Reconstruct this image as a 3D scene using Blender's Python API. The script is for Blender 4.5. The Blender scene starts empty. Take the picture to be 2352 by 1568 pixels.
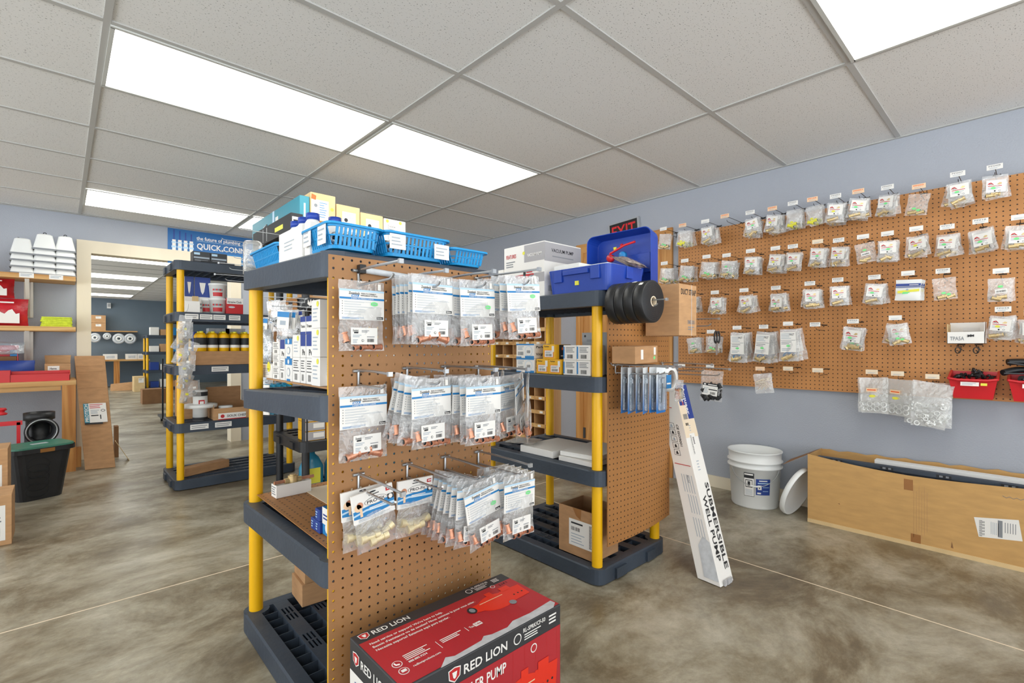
import bpy, math, random
from mathutils import Vector, Matrix
C = bpy.context.scene.collection
PI = math.pi
# ---------------------------------------------------------------- camera, world, exposure
F, TH, CX, HY, EYE = 1116.4, .8361, 1148.5, 793.3, 1.08
FW = (math.cos(TH), math.sin(TH)); RT = (FW[1], -FW[0])
cd = bpy.data.cameras.new('camera'); cam = bpy.data.objects.new('camera', cd); C.objects.link(cam)
cd.sensor_width = 36; cd.lens = 36*F/2352; cd.shift_x = (1176-CX)/2352; cd.shift_y = (HY-784)/2352
cd.clip_start = .05; cd.clip_end = 60
cam.location = (0, 0, EYE); cam.rotation_euler = (PI/2, 0, TH-PI/2)
sc = bpy.context.scene; sc.camera = cam
sc.view_settings.view_transform = 'Standard'; sc.view_settings.look = 'None'
sc.view_settings.gamma = 1; sc.view_settings.use_curve_mapping = False; sc.view_settings.exposure = 0.0
sc.cycles.transparent_max_bounces = 20; sc.cycles.max_bounces = 7; sc.cycles.diffuse_bounces = 4
wd = bpy.data.worlds.new('world'); sc.world = wd; wd.use_nodes = True
def world(sky, low_fill):      # soft sky through the open sides; lower half added brighter to lift the ceiling
    nt = wd.node_tree; N = nt.nodes; Lk = nt.links; bg = N['Background']
    tc = N.new('ShaderNodeTexCoord'); sp = N.new('ShaderNodeSeparateXYZ'); Lk.new(tc.outputs['Generated'], sp.inputs[0])
    r = N.new('ShaderNodeValToRGB'); mr = N.new('ShaderNodeMapRange'); mr.inputs[1].default_value = -1; mr.inputs[2].default_value = 1
    Lk.new(sp.outputs[2], mr.inputs[0]); Lk.new(mr.outputs[0], r.inputs[0]); e = r.color_ramp.elements
    e[0].position = .47; e[0].color = (.93, .97, 1, 1); e[1].position = .53; e[1].color = (.95, .98, 1, 1)
    r2 = N.new('ShaderNodeMapRange'); r2.inputs[1].default_value = -.05; r2.inputs[2].default_value = .05; r2.inputs[3].default_value = low_fill; r2.inputs[4].default_value = sky
    Lk.new(sp.outputs[2], r2.inputs[0]); Lk.new(r.outputs[0], bg.inputs[0]); Lk.new(r2.outputs[0], bg.inputs[1])
world(2.1, 4.5)
LAMP = 5.8          # strength of the ceiling light diffusers
# ---------------------------------------------------------------- pixel of the photograph -> point on a known plane
def ray(u, v=HY):
    t = (u-CX)/F
    return (FW[0]+t*RT[0], FW[1]+t*RT[1], -(v-HY)/F)
def onx(u, v, x): r = ray(u, v); k = x/r[0]; return Vector((x, r[1]*k, r[2]*k+EYE))
def ony(u, v, y): r = ray(u, v); k = y/r[1]; return Vector((r[0]*k, y, r[2]*k+EYE))
def onz(u, v, z): r = ray(u, v); k = (z-EYE)/r[2]; return Vector((r[0]*k, r[1]*k, z))
def zat(v, x, y): return EYE-(v-HY)*(x*FW[0]+y*FW[1])/F
# ---------------------------------------------------------------- materials
MT = {}
def srgb(h):
    if isinstance(h, str): h = [int(h[i:i+2], 16) for i in (0, 2, 4)]
    return tuple((c/255/12.92 if c/255 <= .04045 else ((c/255+.055)/1.055)**2.4) for c in h)+(1,)
def mat(name, col, rough=.6, metal=0, nscale=0, namt=.12, bump=0, bscale=200, spec=.5, stretch=None, emit=0, trans=0, alpha=1, sss=0):
    m = bpy.data.materials.new(name); m.use_nodes = True; MT[name] = m
    nt = m.node_tree; N = nt.nodes; Lk = nt.links; p = N['Principled BSDF']
    c = srgb(col)
    p.inputs['Base Color'].default_value = c; p.inputs['Roughness'].default_value = rough
    p.inputs['Metallic'].default_value = metal; p.inputs['Specular IOR Level'].default_value = spec
    if emit: p.inputs['Emission Color'].default_value = c; p.inputs['Emission Strength'].default_value = emit
    if alpha < 1: p.inputs['Alpha'].default_value = alpha
    if nscale or bump:
        tc = N.new('ShaderNodeTexCoord'); mp = N.new('ShaderNodeMapping'); Lk.new(tc.outputs['Object'], mp.inputs[0])
        if stretch: mp.inputs['Scale'].default_value = stretch
    if nscale:
        n = N.new('ShaderNodeTexNoise'); n.inputs['Scale'].default_value = nscale; n.inputs['Detail'].default_value = 5
        Lk.new(mp.outputs[0], n.inputs[0])
        mr = N.new('ShaderNodeMapRange'); mr.inputs[1].default_value = .3; mr.inputs[2].default_value = .7
        mr.inputs[3].default_value = 1-namt; mr.inputs[4].default_value = 1+namt
        Lk.new(n.outputs[0], mr.inputs[0])
        mx = N.new('ShaderNodeVectorMath'); mx.operation = 'SCALE'; mx.inputs[0].default_value = c[:3]
        Lk.new(mr.outputs[0], mx.inputs['Scale']); Lk.new(mx.outputs[0], p.inputs['Base Color'])
    if bump:
        n2 = N.new('ShaderNodeTexNoise'); n2.inputs['Scale'].default_value = bscale; n2.inputs['Detail'].default_value = 3
        Lk.new(mp.outputs[0], n2.inputs[0]); b = N.new('ShaderNodeBump'); b.inputs['Strength'].default_value = bump
        b.inputs['Distance'].default_value = .01
        Lk.new(n2.outputs[0], b.inputs['Height']); Lk.new(b.outputs[0], p.inputs['Normal'])
    return m
def M(n): return MT[n]
mat('ink', '26282c', .6); mat('ink_grey', '85898e', .7); mat('ink_light', 'a9b4bf', .7)
mat('white_paper', 'eceae6', .6); mat('print_blue', '1f7fc0', .45); mat('print_navy', '23408f', .45); mat('print_teal', '3b8fa3', .5)
mat('cream_paper', 'ead9bf', .6); mat('peach_paper', 'f0cda9', .6); mat('print_pale', 'b9d8ee', .45); mat('print_red', 'c0262b', .45); mat('print_orange', 'e8672a', .5)
mat('green_sticker', '7be08c', .5); mat('yellow_sticker', 'e6e24a', .5); mat('print_grey', 'a9a7aa', .5)
mat('yellow_post', 'f5bb0c', .35, nscale=3, namt=.05); mat('slate_plastic', '38424f', .5, nscale=6, namt=.18, bump=.12, bscale=60)
mat('black_plastic', '26282c', .42, nscale=8, namt=.15); mat('black_rubber', '1c1d1f', .45, bump=.1, bscale=80)
mat('dark_cell', '15171a', .8)
mat('card', 'be946a', .85, nscale=14, namt=.10, stretch=(1, 1, 4)); mat('card_light', 'c79d63', .85, nscale=10, namt=.08, stretch=(1, 1, 4))
mat('card_pale', 'd9bd8d', .85, nscale=12, namt=.07); mat('card_brown', 'b48a62', .85, nscale=14, namt=.12, stretch=(1, 1, 3)); mat('card_inside', '8a6544', .9, nscale=10)
mat('tape', 'a8763f', .3, alpha=.75); mat('tape_brown', '9c6a3a', .35)
mat('steel', 'b4b7ba', .35, metal=.85); mat('black_wire', '2a2420', .45); mat('copper', 'cf9478', .35, metal=.6, nscale=60, namt=.15)
mat('brass', 'd3bb8a', .36, metal=.5, nscale=60, namt=.12); mat('pale_brass', 'e0d2ab', .45, metal=.35, nscale=60, namt=.15)
mat('white_plastic', 'e9ebea', .4, nscale=3, namt=.02); mat('grey_plastic', 'a9acb0', .45); mat('foam_white', 'efefed', .8)
mat('blue_basket', '1c97d6', .35, nscale=4, namt=.06); mat('blue_case', '1c43a8', .38, nscale=5, namt=.08, bump=.06, bscale=90)
mat('red_plastic', 'd0202a', .35, nscale=4, namt=.06); mat('red_paint', 'cc282b', .4); mat('green_lid', '3f7d6a', .45, nscale=8, namt=.1)
mat('wood_pale', 'eadfc8', .6, nscale=6, namt=.05, stretch=(1, 1, .2)); mat('white_metal', 'e6e4dc', .4)
mat('hivis', 'cfe03a', .8, nscale=40, namt=.15, bump=.4, bscale=60); mat('liquid_blue', '2f86a8', .25, nscale=4); mat('print_green', '2e9a5b', .5)
mat('yellow_box', 'eab11c', .5); mat('foil', 'b9a9a0', .25, metal=.5, nscale=50, namt=.4, bump=.8, bscale=50)
mat('clear_grey', 'c6cbd0', .3, nscale=30, namt=.15); mat('red_bag', 'c42430', .3, nscale=20, namt=.15, bump=.4, bscale=30)
mat('diffuser', 'fdfdf6', .5, emit=LAMP); mat('lamp_grey', 'c9cbc7', .5); mat('exit_red', 'd8232a', .5); mat('exit_black', '17171a', .5)
mat('tee_grey', 'b9b9b6', .5); mat('door_dark', '3a3a3a', .6)
mat('wall_blue', 'a8adb7', .75, nscale=1.2, namt=.035, bump=.25, bscale=120); mat('wall_dark', '6d7c89', .8, nscale=2, namt=.06, bump=.2, bscale=100)
mat('banner_blue', '1b66a8', .45, nscale=2, namt=.06); mat('carton_red', 'b32a33', .4, nscale=4, namt=.08); mat('carton_black', '35363a', .45, nscale=8, namt=.08)
mat('pump_red', 'e6331f', .35); mat('scuff', 'b9b9bc', .8, nscale=40, namt=.15)
def wood(name, a, b, scale, axis):
    m = bpy.data.materials.new(name); m.use_nodes = True; MT[name] = m; nt = m.node_tree; N = nt.nodes; Lk = nt.links; p = N['Principled BSDF']
    tc = N.new('ShaderNodeTexCoord'); mp = N.new('ShaderNodeMapping'); Lk.new(tc.outputs['Object'], mp.inputs[0])
    s = [1, 1, 1]; s[axis] = .08; mp.inputs['Scale'].default_value = s
    w = N.new('ShaderNodeTexNoise'); w.inputs['Scale'].default_value = scale; w.inputs['Detail'].default_value = 6; w.inputs['Distortion'].default_value = 1.4
    Lk.new(mp.outputs[0], w.inputs[0]); r = N.new('ShaderNodeValToRGB'); Lk.new(w.outputs[0], r.inputs[0])
    r.color_ramp.elements[0].position = .38; r.color_ramp.elements[1].position = .62
    r.color_ramp.elements[0].color = srgb(a); r.color_ramp.elements[1].color = srgb(b)
    Lk.new(r.outputs[0], p.inputs['Base Color']); p.inputs['Roughness'].default_value = .55
    return m
wood('pine_x', 'b98445', 'dcb377', 9, 0); wood('pine_z', 'a8672c', 'd39a55', 9, 2); wood('oak_z', 'b57a3a', 'cf9a58', 14, 2); wood('oak_y', 'b57a3a', 'cf9a58', 14, 1); wood('ply', 'b98a58', 'cfa473', 7, 2)
def pegmat(name, col, see_through):
    m = bpy.data.materials.new(name); m.use_nodes = True; MT[name] = m; nt = m.node_tree; N = nt.nodes; Lk = nt.links; p = N['Principled BSDF']
    tc = N.new('ShaderNodeTexCoord'); md = N.new('ShaderNodeVectorMath'); md.operation = 'MODULO'; ad = N.new('ShaderNodeVectorMath'); ad.operation = 'ADD'; ad.inputs[1].default_value = (25.4, 0, 25.4)
    Lk.new(tc.outputs['Object'], ad.inputs[0]); Lk.new(ad.outputs[0], md.inputs[0]); md.inputs[1].default_value = (.0254, 1000, .0254)
    sb = N.new('ShaderNodeVectorMath'); sb.operation = 'SUBTRACT'; Lk.new(md.outputs[0], sb.inputs[0]); sb.inputs[1].default_value = (.0127, 0, .0127)
    ml = N.new('ShaderNodeVectorMath'); ml.operation = 'MULTIPLY'; Lk.new(sb.outputs[0], ml.inputs[0]); ml.inputs[1].default_value = (1, 0, 1)
    ln = N.new('ShaderNodeVectorMath'); ln.operation = 'LENGTH'; Lk.new(ml.outputs[0], ln.inputs[0])
    lt = N.new('ShaderNodeMath'); lt.operation = 'LESS_THAN'; lt.inputs[1].default_value = .0034; Lk.new(ln.outputs['Value'], lt.inputs[0])
    n = N.new('ShaderNodeTexNoise'); n.inputs['Scale'].default_value = 3; n.inputs['Detail'].default_value = 8; n.inputs['Roughness'].default_value = .7; Lk.new(tc.outputs['Object'], n.inputs[0])
    r = N.new('ShaderNodeValToRGB'); Lk.new(n.outputs[0], r.inputs[0]); c = srgb(col)
    r.color_ramp.elements[0].position = .3; r.color_ramp.elements[1].position = .75
    r.color_ramp.elements[0].color = (c[0]*.86, c[1]*.84, c[2]*.8, 1); r.color_ramp.elements[1].color = (c[0]*1.1, c[1]*1.1, c[2]*1.1, 1)
    mx = N.new('ShaderNodeMix'); mx.data_type = 'RGBA'; Lk.new(lt.outputs[0], mx.inputs[0]); Lk.new(r.outputs[0], mx.inputs[6]); mx.inputs[7].default_value = srgb('2b1a10')
    p.inputs['Roughness'].default_value = .55
    if see_through:
        Lk.new(r.outputs[0], p.inputs['Base Color']); t = N.new('ShaderNodeBsdfTransparent'); ms = N.new('ShaderNodeMixShader')
        Lk.new(lt.outputs[0], ms.inputs[0]); Lk.new(p.outputs[0], ms.inputs[1]); Lk.new(t.outputs[0], ms.inputs[2]); Lk.new(ms.outputs[0], N['Material Output'].inputs[0])
    else: Lk.new(mx.outputs[2], p.inputs['Base Color'])
pegmat('pegboard_brown', 'a5784d', True); pegmat('pegboard_tan', 'c68a50', False); pegmat('pegboard_oak', 'a8743f', False)
def plastic(name, tint, body=.25, gl=.35, bs=35, bump=.9):
    m = bpy.data.materials.new(name); m.use_nodes = True; MT[name] = m; nt = m.node_tree; N = nt.nodes; Lk = nt.links
    t = N.new('ShaderNodeBsdfTransparent'); d = N.new('ShaderNodeBsdfDiffuse'); g = N.new('ShaderNodeBsdfGlossy')
    d.inputs[0].default_value = srgb(tint); g.inputs['Roughness'].default_value = .22; g.inputs[0].default_value = (.9, .9, .9, 1)
    tc = N.new('ShaderNodeTexCoord'); n = N.new('ShaderNodeTexNoise'); n.inputs['Scale'].default_value = bs; n.inputs['Detail'].default_value = 2; n.inputs['Distortion'].default_value = 1.5
    Lk.new(tc.outputs['Object'], n.inputs[0]); b = N.new('ShaderNodeBump'); b.inputs['Strength'].default_value = bump; b.inputs['Distance'].default_value = .012
    Lk.new(n.outputs[0], b.inputs['Height']); Lk.new(b.outputs[0], g.inputs['Normal']); Lk.new(b.outputs[0], d.inputs['Normal'])
    fr = N.new('ShaderNodeFresnel'); fr.inputs[0].default_value = 1.6; Lk.new(b.outputs[0], fr.inputs['Normal'])
    fa = N.new('ShaderNodeMath'); fa.operation = 'MULTIPLY_ADD'; fa.inputs[1].default_value = .6; fa.inputs[2].default_value = gl*.22; Lk.new(fr.outputs[0], fa.inputs[0])
    m1 = N.new('ShaderNodeMixShader'); m1.inputs[0].default_value = body; Lk.new(t.outputs[0], m1.inputs[1]); Lk.new(d.outputs[0], m1.inputs[2])
    m2 = N.new('ShaderNodeMixShader'); Lk.new(fa.outputs[0], m2.inputs[0]); Lk.new(m1.outputs[0], m2.inputs[1]); Lk.new(g.outputs[0], m2.inputs[2])
    Lk.new(m2.outputs[0], N['Material Output'].inputs[0])
plastic('clear_bag', 'fbfcfd', .17, gl=.15, bs=26, bump=.6); plastic('milky_bag', 'f0f0ec', .24, gl=.2, bs=24, bump=.5); plastic('blue_clear', 'a9c9e0', .16, bump=.4)
def fade(name, a, b, z0, z1, axis=2):           # a printed colour fade that belongs to the print itself
    m = bpy.data.materials.new(name); m.use_nodes = True; MT[name] = m; nt = m.node_tree; N = nt.nodes; Lk = nt.links; p = N['Principled BSDF']
    tc = N.new('ShaderNodeTexCoord'); sp = N.new('ShaderNodeSeparateXYZ'); Lk.new(tc.outputs['Object'], sp.inputs[0])
    mr = N.new('ShaderNodeMapRange'); mr.inputs[1].default_value = z0; mr.inputs[2].default_value = z1; Lk.new(sp.outputs[axis], mr.inputs[0])
    mx = N.new('ShaderNodeMix'); mx.data_type = 'RGBA'; Lk.new(mr.outputs[0], mx.inputs[0]); mx.inputs[6].default_value = srgb(a); mx.inputs[7].default_value = srgb(b)
    Lk.new(mx.outputs[2], p.inputs['Base Color']); p.inputs['Roughness'].default_value = .4
fade('blister_blue', '1a76c4', 'e9eef2', -.19, -.04)
# concrete floor and ceiling tile
def concrete():
    m = bpy.data.materials.new('concrete'); m.use_nodes = True; MT['concrete'] = m; nt = m.node_tree; N = nt.nodes; Lk = nt.links; p = N['Principled BSDF']
    tc = N.new('ShaderNodeTexCoord'); mp = N.new('ShaderNodeMapping'); Lk.new(tc.outputs['Object'], mp.inputs[0]); mp.inputs['Scale'].default_value = (.8, 1.15, 1); mp.inputs['Rotation'].default_value = (0, 0, .5)
    n = N.new('ShaderNodeTexNoise'); n.inputs['Scale'].default_value = 2.0; n.inputs['Detail'].default_value = 14; n.inputs['Roughness'].default_value = .74; n.inputs['Distortion'].default_value = .35
    Lk.new(mp.outputs[0], n.inputs[0]); r = N.new('ShaderNodeValToRGB'); Lk.new(n.outputs[0], r.inputs[0]); e = r.color_ramp.elements
    e[0].position = .30; e[0].color = srgb('5f5344'); e[1].position = .80; e[1].color = srgb('c9c4b4')
    for ps, cl in ((.42, '776b56'), (.50, '948b77'), (.60, 'aea795')): x = e.new(ps); x.color = srgb(cl)
    n2 = N.new('ShaderNodeTexNoise'); n2.inputs['Scale'].default_value = 10; n2.inputs['Detail'].default_value = 12; n2.inputs['Roughness'].default_value = .8; n2.inputs['Distortion'].default_value = .5; Lk.new(mp.outputs[0], n2.inputs[0])
    mr = N.new('ShaderNodeMapRange'); mr.inputs[1].default_value = .3; mr.inputs[2].default_value = .7; mr.inputs[3].default_value = .74; mr.inputs[4].default_value = 1.2; Lk.new(n2.outputs[0], mr.inputs[0])
    sc_ = N.new('ShaderNodeVectorMath'); sc_.operation = 'SCALE'; Lk.new(r.outputs[0], sc_.inputs[0]); Lk.new(mr.outputs[0], sc_.inputs['Scale'])
    n3 = N.new('ShaderNodeTexNoise'); n3.inputs['Scale'].default_value = 2.3; n3.inputs['Detail'].default_value = 3; Lk.new(tc.outputs['Object'], n3.inputs[0])
    m3 = N.new('ShaderNodeMapRange'); m3.inputs[1].default_value = .35; m3.inputs[2].default_value = .7; m3.inputs[3].default_value = .28; m3.inputs[4].default_value = .48; Lk.new(n3.outputs[0], m3.inputs[0])
    Lk.new(sc_.outputs[0], p.inputs['Base Color']); Lk.new(m3.outputs[0], p.inputs['Roughness'])
    b = N.new('ShaderNodeBump'); b.inputs['Strength'].default_value = .06; Lk.new(n2.outputs[0], b.inputs['Height']); Lk.new(b.outputs[0], p.inputs['Normal'])
concrete()
def tile():
    m = bpy.data.materials.new('ceiling_tile'); m.use_nodes = True; MT['ceiling_tile'] = m; nt = m.node_tree; N = nt.nodes; Lk = nt.links; p = N['Principled BSDF']
    tc = N.new('ShaderNodeTexCoord'); mp = N.new('ShaderNodeMapping'); Lk.new(tc.outputs['Object'], mp.inputs[0]); mp.inputs['Scale'].default_value = (1, 1.6, 1)
    v = N.new('ShaderNodeTexNoise'); v.inputs['Scale'].default_value = 130; v.inputs['Detail'].default_value = 1; Lk.new(mp.outputs[0], v.inputs[0])
    r = N.new('ShaderNodeValToRGB'); Lk.new(v.outputs[0], r.inputs[0]); e = r.color_ramp.elements
    e[0].position = .27; e[0].color = srgb('8e8e8c'); e[1].position = .35; e[1].color = srgb('e6e6e4')
    Lk.new(r.outputs[0], p.inputs['Base Color']); p.inputs['Roughness'].default_value = .9
tile()
# ---------------------------------------------------------------- mesh builder
_tx = {}
def text_mesh(s):
    if s not in _tx:
        c = bpy.data.curves.new('t', 'FONT'); c.body = s; c.size = 1; c.resolution_u = 2; c.offset = .018
        o = bpy.data.objects.new('t', c); me = bpy.data.meshes.new_from_object(o)
        vs = [tuple(v.co) for v in me.vertices]; fs = [tuple(p.vertices) for p in me.polygons]
        w = max([v[0] for v in vs] or [1]); _tx[s] = (vs, fs, w)
        bpy.data.objects.remove(o); bpy.data.curves.remove(c); bpy.data.meshes.remove(me)
    return _tx[s]
class B:
    def __init__(s): s.v = []; s.f = []; s.i = []; s.sm = []; s.m = []; s.T = None
    def add(s, vs, fs, m, smooth=False):
        if m not in s.m: s.m.append(m)
        k = s.m.index(m); n = len(s.v)
        for p in vs:
            p = Vector(p); s.v.append(s.T @ p if s.T else p)
        for f in fs: s.f.append([a+n for a in f]); s.i.append(k); s.sm.append(smooth)
        return s
    def box(s, x0, y0, z0, x1, y1, z1, m):
        vs = [(x, y, z) for z in (z0, z1) for y in (y0, y1) for x in (x0, x1)]
        return s.add(vs, [(0, 2, 3, 1), (4, 5, 7, 6), (0, 1, 5, 4), (2, 6, 7, 3), (0, 4, 6, 2), (1, 3, 7, 5)], m)
    def hull8(s, pts, m): return s.add(pts, [(0, 2, 3, 1), (4, 5, 7, 6), (0, 1, 5, 4), (2, 6, 7, 3), (0, 4, 6, 2), (1, 3, 7, 5)], m)
    def cyl(s, a, b, r, m, r1=None, n=14, smooth=True):
        a = Vector(a); b = Vector(b); d = (b-a).normalized(); r1 = r if r1 is None else r1
        u = d.orthogonal().normalized(); w = d.cross(u); vs = []
        for c, q in ((a, r), (b, r1)):
            for k in range(n): t = 2*PI*k/n; vs.append(c+u*math.cos(t)*q+w*math.sin(t)*q)
        s.add(vs, [(k, (k+1) % n, n+(k+1) % n, n+k) for k in range(n)], m, smooth)
        s.add(vs[:n], [tuple(range(n))[::-1]], m); return s.add(vs[n:], [tuple(range(n))], m)
    def lathe(s, prof, m, c=(0, 0, 0), n=28, sx=1, sy=1):
        vs = []; q = len(prof)
        for k in range(n):
            t = 2*PI*k/n
            for r, z in prof: vs.append((c[0]+r*math.cos(t)*sx, c[1]+r*math.sin(t)*sy, c[2]+z))
        return s.add(vs, [(k*q+j, ((k+1) % n)*q+j, ((k+1) % n)*q+j+1, k*q+j+1) for k in range(n) for j in range(q-1)], m, True)
    def tube(s, pts, r, m, n=7):
        pts = [Vector(p) for p in pts]; vs = []; prev = None
        for k, p in enumerate(pts):
            d = (pts[min(k+1, len(pts)-1)]-pts[max(k-1, 0)]).normalized()
            u = prev-d*prev.dot(d) if prev else d.orthogonal()
            u = (u if u.length > 1e-6 else d.orthogonal()).normalized(); prev = u; w = d.cross(u)
            for j in range(n): t = 2*PI*j/n; vs.append(p+u*math.cos(t)*r+w*math.sin(t)*r)
        fs = [(k*n+j, k*n+(j+1) % n, (k+1)*n+(j+1) % n, (k+1)*n+j) for k in range(len(pts)-1) for j in range(n)]
        s.add(vs, fs, m, True); s.add(vs[:n], [tuple(range(n))[::-1]], m); return s.add(vs[-n:], [tuple(range(n))], m)
    def ball(s, c, r, m, sx=1, sy=1, sz=1, n=12):
        return s.lathe([(r*math.sin(PI*k/8)+1e-5, -r*math.cos(PI*k/8)*sz) for k in range(9)], m, c, n, sx, sy)
    def poly(s, pts, z0, z1, m, smooth=False):
        n = len(pts); vs = [(x, y, z0) for x, y in pts]+[(x, y, z1) for x, y in pts]
        s.add(vs, [(k, (k+1) % n, n+(k+1) % n, n+k) for k in range(n)], m, smooth)
        return s.add(vs, [tuple(range(n))[::-1], tuple(range(n, 2*n))], m)
    def quad(s, a, b, c, d, m): return s.add([a, b, c, d], [(0, 1, 2, 3)], m)
    # flat print: origin o (bottom left), right vector ux and up vector uy of unit length; pr(...) rectangles and tx(...) letters
    def frame(s, o, ux, uy, lift=.0006):
        s.o = Vector(o); s.ux = Vector(ux).normalized(); s.uy = Vector(uy).normalized(); s.n = s.ux.cross(s.uy); s.li = lift; s.o = s.o+s.n*lift; return s
    def at(s, x, y, k=0): return s.o+s.ux*x+s.uy*y+s.n*(.0003*k)
    def pr(s, x0, y0, x1, y1, m, k=0): return s.quad(s.at(x0, y0, k), s.at(x1, y0, k), s.at(x1, y1, k), s.at(x0, y1, k), m)
    def pp(s, pts, m, k=0): return s.add([s.at(x, y, k) for x, y in pts], [tuple(range(len(pts)))], m)
    def disc(s, x, y, r, m, k=1, n=18, ry=None): return s.pp([(x+r*math.cos(2*PI*j/n), y+(ry or r)*math.sin(2*PI*j/n)) for j in range(n)], m, k)
    def tx(s, t, x, y, h, m, k=1, w=None, al=0):
        vs, fs, tw = text_mesh(t); sx = h/.72 if w is None else w/tw; sy = h/.72
        x -= al*tw*sx
        return s.add([s.at(x+a*sx, y+b*sy, k) for a, b, _ in vs], fs, m)
    def lines(s, x0, y0, x1, y1, n, m, k=1, fill=.45, rag=.3, seed=1):
        R = random.Random(seed); dy = (y1-y0)/n
        for j in range(n):
            y = y1-(j+1)*dy; s.pr(x0, y+dy*(1-fill)/2, x1-(x1-x0)*R.random()*rag, y+dy*(1+fill)/2, m, k)
        return s
    def bars(s, x0, y0, x1, y1, m, k=1, n=14, seed=2):
        R = random.Random(seed); x = x0; w = (x1-x0)/n
        while x < x1-w*.5:
            a = w*R.choice((.25, .4, .6)); s.pr(x, y0, x+a, y1, m, k); x += a+w*R.choice((.2, .35, .5))
        return s
    def mesh(s, name):
        me = bpy.data.meshes.new(name); me.from_pydata([tuple(p) for p in s.v], [], s.f)
        for q in s.m: me.materials.append(MT[q])
        me.polygons.foreach_set('material_index', s.i); me.polygons.foreach_set('use_smooth', s.sm); me.update(); return me
def tag(o, label=None, cat=None, group=None, kind=None):
    for k, v in (('label', label), ('category', cat), ('group', group), ('kind', kind)):
        if v: o[k] = v
    return o
def ob(name, b, par=None, loc=(0, 0, 0), rot=(0, 0, 0), label=None, cat=None, group=None, kind=None, bev=0):
    o = bpy.data.objects.new(name, b.mesh(name) if isinstance(b, B) else b); C.objects.link(o)
    o.location = loc; o.rotation_euler = rot; o.parent = par; tag(o, label, cat, group, kind)
    if bev: q = o.modifiers.new('bevel', 'BEVEL'); q.width = bev; q.segments = 2; q.limit_method = 'ANGLE'; q.angle_limit = .9
    return o
def emp(name, loc, label, cat, group=None, rot=(0, 0, 0)):
    o = bpy.data.objects.new(name, None); C.objects.link(o); o.empty_display_size = .05
    o.location = loc; o.rotation_euler = rot; return tag(o, label, cat, group)
def kids(o): return [c for c in bpy.data.objects if c.parent == o]
def tree(o): return (o, [tree(c) for c in kids(o)])
def dup(t, loc=None, rot=None, label=None, group=None, par=None):    # t = tree(thing): a copy with copies of its parts and sub-parts
    o, ch = t; c = o.copy(); C.objects.link(c)
    if par: c.parent = par
    if loc is not None: c.location = loc
    if rot is not None: c.rotation_euler = rot
    if label: c['label'] = label
    if group: c['group'] = group
    for k in ch: dup(k, par=c)
    return c
ORD = ['first', 'second', 'third', 'fourth', 'fifth', 'sixth', 'seventh', 'eighth', 'ninth', 'tenth', 'eleventh', 'twelfth', 'thirteenth', 'fourteenth', 'fifteenth', 'sixteenth']
def rrect(x0, y0, x1, y1, r, n=5):
    pts = []
    for cx, cy, a in ((x1-r, y1-r, 0), (x0+r, y1-r, 1), (x0+r, y0+r, 2), (x1-r, y0+r, 3)):
        for k in range(n+1): t = (a+k/n)*PI/2; pts.append((cx+r*math.cos(t), cy+r*math.sin(t)))
    return pts
# ================================================================ THE SETTING
XW, YB, H = 3.716, 6.09, 2.324
X0, Y0 = .131, 1.166                         # a corner of the ceiling grid
TX, TY = 1.219, .6096
YF = 16.5                                    # far wall of the back room
ob('floor', B().box(-4, -3, -.05, XW+.1, YF+.1, 0, 'concrete'), kind='structure')
b = B()
b.box(-4, 2.607, .0002, XW, 2.613, .0008, 'cream_paper'); b.box(2.525, -3, .0002, 2.531, YB, .0008, 'cream_paper')
ob('trim_1', b, kind='structure')            # pale saw-cut joints
ob('ceiling', B().box(-4, -3, H, XW+.1, YB+.05, H+.05, 'ceiling_tile'), kind='structure')
b = B()
for i in range(-3, 3): x = X0+i*TX; b.box(x-.012, -3, H-.006, x+.012, YB, H, 'tee_grey')
for j in range(-7, 9):
    y = Y0+j*TY
    for i in range(-4, 3): b.box(X0+i*TX+.0125, y-.012, H-.006, min(X0+(i+1)*TX-.0125, XW), y+.012, H, 'tee_grey')
b.box(XW-.02, -3, H-.008, XW, YB, H-.0005, 'tee_grey'); b.box(-4, YB-.02, H-.008, XW, YB, H-.0005, 'tee_grey')
ob('trim_2', b, kind='structure')
ob('wall_right', B().box(XW, -3, 0, XW+.1, YB+.1, H, 'wall_blue'), kind='structure')
DL, DR, DT = .2, 1.43, 1.978                 # doorway to the back room
b = B(); b.box(-4, YB, 0, DL, YB+.12, H, 'wall_blue'); b.box(DR, YB, 0, XW, YB+.12, H, 'wall_blue'); b.box(DL, YB, DT, DR, YB+.12, H, 'wall_blue')
ob('wall_back', b, kind='structure')
b = B(); b.box(DL-.09, YB-.018, 0, DL, YB-.0005, DT, 'wood_pale'); b.box(DR, YB-.018, 0, DR+.09, YB-.0005, DT, 'wood_pale'); b.box(DL-.09, YB-.018, DT, DR+.09, YB-.0005, DT+.105, 'wood_pale')
b.box(DL, YB-.0181, 0, DL+.015, YB+.14, DT-.015, 'wood_pale'); b.box(DR-.015, YB-.0181, 0, DR, YB+.14, DT-.015, 'wood_pale'); b.box(DL, YB-.0181, DT-.015, DR, YB+.14, DT, 'wood_pale')
ob('trim_3', b, kind='structure')
b = B(); b.box(XW-.014, -3, 0, XW-.0005, 1.95, .085, 'wood_pale'); b.box(XW-.014, 3.03, 0, XW-.0005, YB, .085, 'wood_pale'); ob('baseboard_right', b, kind='structure')
b = B(); b.box(-4, YB-.014, 0, DL-.09, YB-.0005, .085, 'wood_pale'); ob('baseboard_back', b, kind='structure')
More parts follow.
